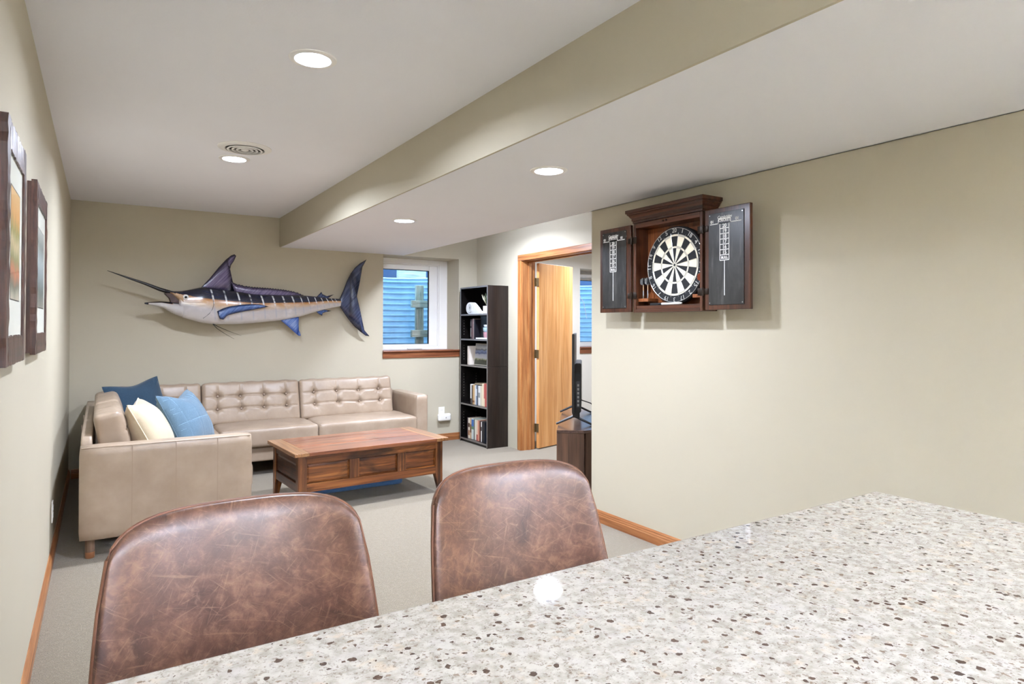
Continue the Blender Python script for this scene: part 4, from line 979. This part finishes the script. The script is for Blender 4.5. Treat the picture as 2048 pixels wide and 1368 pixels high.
def picture(y0, y1, pr, label):
    z0, z1, X = 1.218, 1.846, XL; f_ = .066
    t = Thing('picture_frame', label, 'picture', (XL, (y0+y1)/2, z0), group='framed pictures on the left wall')
    rn = random.Random(int(y0*100))
    def plank(a0, a1, c0, c1, along):
        """hand-hewn frame member: wavy inner and outer edges"""
        bm = BM(); n = 26; L = []
        for i in range(n+1):
            u_ = i/n
            if along == 'z': z = c0+(c1-c0)*u_; L.append([(a0+rn.uniform(-.002, .002), z), (a1+rn.uniform(-.003, .003), z)])
            else: y = a0+(a1-a0)*u_; L.append([(y, c0+rn.uniform(-.002, .002)), (y, c1+rn.uniform(-.003, .003))])
        rings = [[bm.verts.new((X+.013, *l[0])), bm.verts.new((X+.013, *l[1])), bm.verts.new((X+.029+rn.uniform(-.001, .001), *l[1])), bm.verts.new((X+.030+rn.uniform(-.001, .001), *l[0]))] for l in L]
        for A_, B_ in zip(rings, rings[1:]):
            for k in range(4): bm.faces.new((A_[k], A_[(k+1) % 4], B_[(k+1) % 4], B_[k]))
        bm.faces.new(rings[0]); bm.faces.new(rings[-1]); return bm
    t.add('stile', plank(y0, y0+f_, z0, z1, 'z'), m_fr); t.add('stile', plank(y1-f_, y1, z0, z1, 'z'), m_fr)
    t.add('rail', plank(y0+f_-.003, y1-f_+.003, z1-f_*1.15, z1-.001, 'y'), m_frY); t.add('rail', plank(y0+f_-.003, y1-f_+.003, z0+.001, z0+f_*1.15, 'y'), m_frY)
    bm = BM(); m_ = .006
    box(bm, X, X+.0125, y0+m_, y0+.02, z0+m_, z1-m_); box(bm, X, X+.0125, y1-.02, y1-m_, z0+m_, z1-m_); box(bm, X, X+.0125, y0+.02, y1-.02, z1-.02, z1-m_); box(bm, X, X+.0125, y0+.02, y1-.02, z0+m_, z0+.02); t.add('back_frame', bm, m_fr)
    bm = BM(); box(bm, X+.013, X+.0245, y0+f_-.006, y1-f_+.006, z0+f_-.006, z1-f_+.006); mt = t.add('mat', bm, m_mat)
    bm = BM(); box(bm, X+.0245, X+.0249, y0+f_+.06, y1-f_-.06, z0+.175, z1-.155); t.add('print', bm, pr, mt)
    bm = BM(); zz = [(z0+.172, z0+.175), (z1-.155, z1-.152)]
    for a_, b_ in zz: box(bm, X+.0245, X+.0250, y0+f_+.057, y1-f_-.057, a_, b_)
    for a_ in (y0+f_+.057, y1-f_-.06): box(bm, X+.0245, X+.0250, a_, a_+.003, z0+.172, z1-.152)
    t.add('print_border', bm, m_bill, mt)
    bm = BM(); box(bm, X+.0256, X+.0264, y0+f_-.004, y1-f_+.004, z0+f_-.004, z1-f_+.004); t.add('glazing', bm, m_arglass)
picture(2.0, 2.47, pr1, 'rough dark wood picture frame with orange autumn print, nearest the camera'); picture(2.86, 3.41, pr2, 'rough dark wood picture frame with pale grey green print, farther along the left wall')

# ------------------------------------------------------------------ outlets
def plate(t, c, n, w, h, dup=True):
    """duplex outlet plate; n = outward normal axis ('X+' or 'Y-')"""
    def bx(a0, a1, d0, d1, b0, b1, mat, name, par=None, bev=.001):
        bm = BM()
        if n == 'X+': box(bm, c[0]+d0, c[0]+d1, c[1]+a0, c[1]+a1, c[2]+b0, c[2]+b1, bev)
        else: box(bm, c[0]+a0, c[0]+a1, c[1]-d1, c[1]-d0, c[2]+b0, c[2]+b1, bev)
        return t.add(name, bm, mat, par)
    p = bx(-w/2, w/2, 0, .006, -h/2, h/2, m_plate, 'cover_plate', None, .002)
    for s_ in (-1, 1):
        r_ = bx(-.017, .017, .006, .008, s_*.021-.014, s_*.021+.014, m_plate, 'socket')
        bx(-.0075, -.0055, .008, .0084, s_*.021-.004, s_*.021+.006, m_black, 'slot', r_, 0); bx(.0055, .0075, .008, .0084, s_*.021-.004, s_*.021+.006, m_black, 'slot', r_, 0)
t = Thing('wall_outlet', 'white outlet plate low on the left wall beside the sofa', 'outlet', (XL, 4.50, .24)); plate(t, (XL, 4.50, .27), 'X+', .07, .115)
t = Thing('wall_outlet', 'white outlet plate on the back wall above the plug-in device', 'outlet', (3.352, YB, .27)); plate(t, (3.352, YB, .335), 'Y-', .075, .118)
pg = Thing('plug_in_device', 'white rounded plug-in device in the back wall outlet beside the bookcase', 'plug-in device', (3.375, YB-.03, .24))
b_ = rbox(.083, .024, .044, .022, 14, 8, 10); xform(b_, Matrix.Translation((3.372, YB-.034, .275))); pg.add('housing', b_, m_plate, smooth=2)
bm = BM(); lathe(bm, [(.008, 0), (.006, -.002)], 12, (3.385, YB-.058, .272), 'Y'); pg.add('button', bm, plain('grey_button', '#9a958e', .5))
bm = BM(); box(bm, 3.325, 3.345, YB-.05, YB-.02, .312, .326, .003); pg.add('indicator', bm, m_white)
# ------------------------------------------------------------------ bookcase in the corner
m_esp = wood('espresso', '#17110e', '#241b17', '#31251f', 'Z', .8, .32, coat=.15); m_espY = wood('espresso_shade_y', '#0b0908', '#110e0d', '#181412', 'Y', .8, .28, coat=.2)  # second espresso is darker: shade of the interior put into the colour
m_espglint = plain('espresso_edge_glint', '#77726e', .3, spec=.7)  # pale grey paints the reflected highlight on the dark front edges
KX0, KX1, KY0, KY1, KH = 3.552, XR-.004, 6.066, 6.700, 1.781
bc = Thing('bookcase', 'tall narrow dark espresso bookcase between the window and the doorway', 'bookcase', ((KX0+KX1)/2, (KY0+KY1)/2, 0))
w_ = .017
for y0 in (KY0, KY1-w_):
    bm = BM(); box(bm, KX0, KX1, y0, y0+w_, 0, .886, .001); s1_ = bc.add('side', bm, m_esp); bm = BM(); box(bm, KX0, KX1, y0, y0+w_, .888, KH, .001); bc.add('side', bm, m_esp)
for y0 in (KY0, KY1-w_):
    bm = BM(); box(bm, KX0-.0012, KX0, y0+.001, y0+w_-.001, .01, KH-.001); bc.add('glint_edge_band', bm, m_espglint)
bm = BM(); box(bm, KX0-.0012, KX0, KY0+w_, KY1-w_, KH-w_, KH-.001); bc.add('glint_edge_band', bm, m_espglint)
for y0 in (KY0+w_, KY1-w_-.001):
    bm = BM(); box(bm, KX0+.002, KX1-.006, y0, y0+.001, .03, KH-w_); bc.add('inner_shade', bm, m_espY)  # thin dark sheets paint the shade on the inside faces
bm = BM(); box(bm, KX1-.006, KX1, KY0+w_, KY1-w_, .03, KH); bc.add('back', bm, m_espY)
SH = [.045, .444, .889, 1.188, 1.471]
for z in SH:
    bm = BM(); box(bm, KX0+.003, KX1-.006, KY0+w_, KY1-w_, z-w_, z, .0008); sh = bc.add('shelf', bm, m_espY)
    bm = BM(); box(bm, KX0+.001, KX0+.003, KY0+w_, KY1-w_, z-w_, z); bc.add('glint_edge_band', bm, m_espglint, sh)
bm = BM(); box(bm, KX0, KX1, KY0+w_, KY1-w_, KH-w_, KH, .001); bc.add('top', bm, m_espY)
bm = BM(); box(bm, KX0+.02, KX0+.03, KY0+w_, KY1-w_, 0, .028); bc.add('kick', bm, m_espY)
bm = BM()
for za, zb in ((.14, .36), (.52, .80), (.95, 1.12), (1.24, 1.42)):
    z = za
    while z < zb:
        for x_ in (KX0+.04, KX1-.06): lathe(bm, [(.0042, -.0006), (.003, -.0008)], 8, (x_, KY1-w_-.001, z), 'Y')
        z += .032
bc.add('pin_holes', bm, plain('pin_hole', '#8b8680', .5))
# books: spine, page block and cover are separate parts
m_page = plain('page_block', '#e4dccb', .9)
def book(y0, th, z, h, d, col, label, cat='book', group=None, x=KX0+.035, band=None, lay=False):
    t = Thing('book', label, cat, (x, y0, z), group=group); cm = plain('cover', col, .45)
    if lay:
        bm = BM(); box(bm, x, x+d, y0-h, y0, z, z+.003); box(bm, x, x+d, y0-h, y0, z+th-.003, z+th); box(bm, x, x+.003, y0-h, y0, z, z+th); t.add('cover', bm, cm)
        bm = BM(); box(bm, x+.004, x+d-.004, y0-h+.003, y0-.003, z+.003, z+th-.003); t.add('pages', bm, m_page); return
    bm = BM(); box(bm, x, x+d, y0-th, y0-th+.0025, z, z+h); box(bm, x, x+d, y0-.0025, y0, z, z+h); box(bm, x-.001, x+.003, y0-th, y0, z, z+h, .0008); t.add('cover', bm, cm)
    bm = BM(); box(bm, x+.003, x+d-.004, y0-th+.0025, y0-.0025, z+.002, z+h-.004); t.add('pages', bm, m_page)
    if band:
        bm = BM(); q = band if isinstance(band, list) else [band]
        for (f0, f1, c_) in q:
            b2 = BM(); box(b2, x-.0018, x-.001, y0-th+.001, y0-.001, z+h*f0, z+h*f1); t.add('spine_print', b2, plain('spine_print', c_, .5))
        bm.free()
def row(y, z, items, group):
    for th, h, d, col, label, band in items:
        book(y, th, z, h, d, col, label, group=group, band=band); y -= th+.0012
    return y
row(6.515, SH[1], [(.030, .225, .15, '#e8e6e2', 'white spined book with dark foot, leftmost on the second shelf up', (0, .28, '#2a1c1a')), (.024, .215, .15, '#1c1516', 'black spined book second from left on the second shelf up', None),
 (.046, .222, .16, '#c9a676', 'thick tan spined book on the second shelf up', (.1, .2, '#8a5a3a')), (.024, .218, .15, '#efece4', 'narrow off-white book right of the tan one, second shelf up', None), (.036, .226, .16, '#7f8ea6', 'grey blue paperback on the second shelf up', (.45, .8, '#c9d2dc')),
 (.016, .222, .15, '#23282c', 'thin black book between the grey blue and pale books, second shelf up', None), (.046, .220, .16, '#e6e8e6', 'thick white book with grey picture on spine, second shelf up', (.4, .65, '#9aa0a0')), (.040, .222, .15, '#ddd4bc', 'cream paperback on the second shelf up', None),
 (.036, .250, .16, '#f0e2c4', 'taller cream book, second from right on the second shelf up', None), (.026, .252, .16, '#c96a60', 'red and cream book, rightmost on the second shelf up', (0, .35, '#e8d2b0'))], 'books on the second shelf up')
book(6.41, .016, SH[1]+.229, .16, .13, '#b9a88c', 'tan book lying flat on top of the row, second shelf up', group='books on the second shelf up', lay=True)
row(6.585, SH[0], [(.022, .235, .17, '#4a3a40', 'dark plum book, leftmost on the bottom shelf', None), (.040, .232, .17, '#e9dfcc', 'cream book with brown pictures on the spine, bottom shelf', [(.15, .4, '#b58a6a'), (.55, .75, '#5a4634')]), (.036, .234, .17, '#c8ad8c', 'tan pictured book on the bottom shelf', [(.3, .7, '#7a5a40')]),
 (.052, .236, .18, '#cfd9d4', 'thick book with blue and green spine on the bottom shelf', [(.62, .95, '#3f6fb4'), (.48, .62, '#5f8a6a')]), (.018, .228, .16, '#26302c', 'thin dark green book on the bottom shelf', None), (.042, .230, .17, '#dcdccc', 'pale grey book in the middle of the bottom shelf', None), (.030, .226, .16, '#e9c9ae', 'peach spined book on the bottom shelf', (0, .3, '#b04a44')),
 (.036, .226, .16, '#d08c74', 'salmon spined book on the bottom shelf', None), (.032, .226, .16, '#4a2a24', 'dark brown book on the bottom shelf', None), (.020, .222, .16, '#ecebe6', 'thin white book near the right of the bottom shelf', (.55, .75, '#222428')), (.030, .224, .16, '#1b1d22', 'black book, second from right on the bottom shelf', None), (.030, .222, .16, '#20242c', 'black blue book, rightmost on the bottom shelf', None)], 'books on the bottom shelf')
row(6.515, SH[3], [(.022, .225, .16, '#1f1618', 'black book with pale titles, leftmost on the fourth shelf up', [(.1, .55, '#8a8480'), (.65, .9, '#6a6462')]), (.026, .225, .16, '#4a221e', 'dark red book on the fourth shelf up', None), (.030, .23, .16, '#a38a84', 'dusty pink grey book on the fourth shelf up', (0, .75, '#8c7672')), (.026, .222, .16, '#15131a', 'thin black book on the fourth shelf up', None)], 'books on the fourth shelf up')
book(6.365, .17, SH[3], .262, .16, '#14141a', 'big black album standing behind the stacked cups, fourth shelf up', group=None, x=KX0+.085)
book(6.365, .016, SH[3], .255, .18, '#efeeea', 'white book lying flat under the ornaments, fourth shelf up', lay=True, x=KX0+.03) if False else None
bm = BM(); box(bm, KX0+.008, KX0+.08, 6.10, 6.345, SH[3], SH[3]+.016, .002); tag(obj('white_tray', bm, m_white), 'thin white tray under the blue and pink cups, fourth shelf up', 'tray')
def cup(y, z, r, h, col, label, handle=True):
    t = Thing('stacked_cup', label, 'cup', (KX0+.05, y, z), group='stacked cups on the bookcase'); cm = plain('glaze', col, .15, coat=.5)
    bm = BM(); lathe(bm, [(r*.72, 0), (r*.95, h*.3), (r, h*.9), (r*1.02, h), (r*.92, h), (r*.88, h*.4), (r*.4, h*.12)], 28, (KX0+.05, y, z)); c_ = t.add('bowl', bm, cm, smooth=True)
    if handle: bm = BM(); tube(bm, [(KX0+.05, y+r*.95, z+h*.75), (KX0+.045, y+r*1.45, z+h*.7), (KX0+.045, y+r*1.45, z+h*.35), (KX0+.05, y+r*.9, z+h*.25)], .006, 8); t.add('handle', bm, cm, smooth=True)
cup(6.165, SH[3]+.017, .042, .062, '#b98a94', 'pink cup at the bottom of the stacked cups', False); cup(6.165, SH[3]+.080, .046, .05, '#a9c6d4', 'pale blue cup with handle in the stacked cups'); cup(6.165, SH[3]+.131, .038, .03, '#d5dee2', 'white cup on top of the stacked cups', False)
# third shelf: books facing out
fo = Thing('cookbook', 'book standing cover outward with grey landscape picture, third shelf up', 'book', (KX0+.05, 6.36, SH[2]))
mt = Matrix.Translation((KX0+.085, 6.36, SH[2]+.002)) @ Matrix.Rotation(math.radians(7), 4, 'Y') @ Matrix.Rotation(math.radians(4), 4, 'Z')
bm = BM(); box(bm, 0, .004, -.15, .15, 0, .245, .001); box(bm, .018, .022, -.15, .15, 0, .245, .001); box(bm, 0, .022, .147, .15, 0, .245); xform(bm, mt)
def mk_cover():
    x = T('cover_picture'); tc = x.n('TexCoord'); sp = x.n('SeparateXYZ'); x.l(tc.outputs['Generated'], sp.inputs[0])
    n = x.noise(x.coords(which='Generated', scale=(1, 4, 2.5)), 1.6, 4); f = x.math('ADD', sp.outputs[2], x.math('MULTIPLY_ADD', n, .18, -.09))
    x.set(base=x.ramp(f, [(0, '#2e3128'), (.22, '#3d4234'), (.27, '#8f9068'), (.32, '#b9b9b8'), (.5, '#a3a3ac'), (.56, '#4e577a'), (.66, '#7e88a4'), (.72, '#5c5a56'), (.8, '#a9a49c'), (1, '#8f8a82')]), rough=.35); return x.m
fo.add('cover', bm, plain('cream_cover', '#cfc8b4', .5)); bm = BM(); box(bm, -.0006, 0, -.142, .142, .006, .239); xform(bm, mt); fo.add('cover_picture', bm, mk_cover())
bm = BM(); box(bm, .004, .018, -.147, .146, .004, .241); xform(bm, mt); fo.add('pages', bm, m_page)
book(6.575, .034, SH[2], .215, .16, '#e3d8cc', 'pale pink white book beside the outward facing book, third shelf up', x=KX0+.03)
book(6.21, .09, SH[2], .25, .12, '#101014', 'black book behind the outward facing book, third shelf up', x=KX0+.13)
book(6.100, .014, SH[2], .255, .15, '#d8d4d0', 'thin white book against the right side of the third shelf up', x=KX0+.012)
# top shelf: white disc-shaped device, pot plant, white card
dv = Thing('disc_speaker', 'white rounded disc device with flat tapering tail on the top shelf', 'speaker', (KX0+.07, 6.47, SH[4]))
out = []; R0 = .068; yc_, zc_ = 6.545, SH[4]+.069
for i in range(28): a_ = math.radians(-60+ -i*(240/27)); out.append((yc_-R0*1.2*math.cos(a_+math.pi)*-1 if False else yc_+R0*1.25*math.cos(math.radians(-70)-i*math.radians(215)/27+math.pi*0), zc_+R0*math.sin(math.radians(-70)-i*math.radians(215)/27)))
out = [(yc_+R0*1.3*math.cos(q), zc_+R0*math.sin(q)) for q in [math.radians(-90+k*8) for k in range(29)]]
out += [(6.415, SH[4]+.075), (6.37, SH[4]+.040), (6.33, SH[4]+.026), (6.27, SH[4]+.024), (6.265, SH[4]+.001)]
bm = BM(); prism(bm, out, KX0+.04, KX0+.10, lambda a_, b_, h: (h, a_, b_)); bmesh.ops.bevel(bm, geom=[e for e in bm.edges if len(e.link_faces) == 2 and e.calc_face_angle(0) > 1], offset=.008, segments=3, affect='EDGES'); dv.add('shell', bm, m_white, smooth=True)
bm = BM(); lathe(bm, [(.050, .0), (.050, -.004), (.046, -.005), (.044, -.002), (.008, -.0035)], 36, (KX0+.04, yc_-.01, zc_), 'X'); f_ = dv.add('face', bm, plain('soft_grey', '#d9d9d6', .4), smooth=True)
bm = BM(); box(bm, KX0+.035, KX0+.037, yc_-.014, yc_-.006, zc_-.006, zc_+.018); dv.add('mark', bm, m_black, f_)
pp = Thing('potted_plant', 'small dark leafy plant in a square white pot on the top shelf', 'plant', (KX0+.05, 6.165, SH[4]))
bm = BM(); box(bm, KX0+.02, KX0+.085, 6.135, 6.205, SH[4], SH[4]+.085, .004); pp.add('pot', bm, m_plate)
bm = BM(); box(bm, KX0+.026, KX0+.079, 6.141, 6.199, SH[4]+.08, SH[4]+.0855); pp.add('soil', bm, plain('soil', '#2a211b', .95))
rn = random.Random(3); m_leaf = plain('dark_leaf', '#4a5540', .5); m_pale = plain('pale_leaf', '#c9c7ac', .5)
for k in range(26):
    a_, tl = rn.uniform(0, 6.28), rn.uniform(.15, .8); ln = rn.uniform(.05, .15); c_ = Vector((KX0+.052, 6.17, SH[4]+.085)); d_ = Vector((math.cos(a_)*math.sin(tl)*.6, math.sin(a_)*math.sin(tl), math.cos(tl)))
    e_ = c_+d_*ln; sd = d_.cross(Vector((0, 0, 1))).normalized()*.011; up = Vector((0, 0, .004)); q = BM()
    A_ = [q.verts.new(c_+d_*ln*.35), q.verts.new(c_+d_*ln*.7+sd), q.verts.new(e_+d_*.02), q.verts.new(c_+d_*ln*.7-sd)]; B_ = [q.verts.new(v.co+up*.4) for v in A_]; q.faces.new(A_); q.faces.new(B_[::-1])
    for i in range(4): q.faces.new((A_[i], A_[(i+1) % 4], B_[(i+1) % 4], B_[i]))
    tube(q, [c_, c_+d_*ln*.45], .0015, 5); pp.add('leaf', q, m_leaf if k % 3 else m_pale)
book(6.103, .012, SH[4], .235, .15, '#d6d6d2', 'thin pale grey book against the right side of the top shelf', x=KX0+.02)

# ------------------------------------------------------------------ television and corner stand
m_wal = wood('walnut', '#33231b', '#4f382b', '#6a4d3a', 'Z', .9, .33, coat=.2); m_waltop = wood('walnut_top', '#3d2c26', '#5a443a', '#6e554a', 'X', .9, .18, coat=.5)
Lp, dirv, nb = Vector((2.81, 3.80, 0)), Vector((.631, .776, 0)), Vector((.776, -.631, 0)); LEN = 1.22
Pp = Lp+dirv*LEN; Cp = Lp+nb*.20; Qp = Pp+nb*.17; Kp = Vector((3.72, 3.62, 0))
ts = Thing('tv_stand', 'walnut corner television stand partly hidden behind the right wall', 'tv stand', (3.3, 4.0, 0)); ZT = .572
poly = [(Lp.x, Lp.y), (Cp.x, Cp.y), (Kp.x, Kp.y), (Qp.x, Qp.y), (Pp.x, Pp.y)]
bm = BM(); prism(bm, poly, ZT-.022, ZT); bmesh.ops.bevel(bm, geom=bm.edges[:], offset=.002, segments=1, affect='EDGES'); ts.add('top', bm, m_waltop)
def wallp(name, A_, B_, z0, z1, th, mat):
    d_ = (B_-A_).normalized(); nn = Vector((-d_.y, d_.x, 0)); pl_ = [A_, B_, B_+nn*th, A_+nn*th]; bm = BM(); prism(bm, [(p.x, p.y) for p in pl_], z0, z1); return ts.add(name, bm, mat)
ci = lambda p, k=.006: p+(Vector((3.3, 4.0, 0))-p)*k
wallp('side', Lp, Cp, .0, ZT-.0225, .018, m_wal); wallp('back_panel', Cp+(Kp-Cp)*.02, Kp, 0, ZT-.0225, .015, m_wal); wallp('back_panel', Kp, Qp, 0, ZT-.0225, .015, m_wal); wallp('side', Qp, Pp, 0, ZT-.0225, .018, m_wal)
bm = BM(); prism(bm, [tuple((Vector((p[0], p[1], 0))*.96+Vector((3.3, 4.0, 0))*.04).xy) for p in poly], .06, .078); ts.add('shelf', bm, m_wal); bm = BM(); prism(bm, [tuple((Vector((p[0], p[1], 0))*.95+Vector((3.3, 4.0, 0))*.05).xy) for p in poly], .30, .315); ts.add('shelf', bm, m_wal)
for s0, s1 in ((.02, .30), (.92, 1.20)):
    A_, B_ = Lp+dirv*s1, Lp+dirv*s0
    wallp('door', A_+nb*.004, B_+nb*.004, .08, ZT-.025, .016, m_wal)
tv = Thing('television', 'flat black television seen edge-on standing on the walnut stand', 'television', tuple(Lp+dirv*.62+nb*.12+Vector((0, 0, ZT))), math.atan2(dirv.y, dirv.x), local=True)   # local x along the screen, -y = behind
b_ = BM(); box(b_, -.485, .485, -.006, .012, .10, .70, .004); tv.add('panel', b_, m_black)
b_ = BM(); box(b_, -.477, .477, .012, .0132, .112, .690); tv.add('screen', b_, plain('screen_glass', '#050607', .08))
b_ = BM(); prism(b_, [(-.40, .10), (.40, .10), (.40, .40), (.30, .47), (-.30, .47), (-.40, .40)], -.055, -.006, lambda a_, c_, h: (a_, h, c_)); bmesh.ops.bevel(b_, geom=b_.edges[:], offset=.006, segments=2, affect='EDGES'); hs = tv.add('rear_housing', b_, m_black)
b_ = BM(); box(b_, -.402, -.398, -.045, -.020, .14, .34); tv.add('port_panel', b_, plain('port_grey', '#3a3b3e', .5), hs)
for k in range(6):
    b_ = BM(); box(b_, -.4045, -.401, -.040, -.026, .15+k*.03, .168+k*.03); tv.add('port', b_, m_steel, hs)
for sx in (-.36, .36):
    b_ = BM(); box(b_, sx-.02, sx+.02, -.045, .01, .06, .13, .004); n_ = tv.add('foot_mount', b_, m_black)
    b_ = BM(); tube(b_, [(sx, .135, .008), (sx, .0, .07), (sx, -.135, .008)], [.008, .011, .008], 8); tv.add('foot', b_, m_black, n_, smooth=True)
b_ = BM(); tube(b_, [(-.40, -.05, .20), (-.37, -.13, .17), (-.30, -.19, .08), (-.25, -.26, .012)], .004, 8); tv.add('power_cable', b_, m_black, smooth=True)
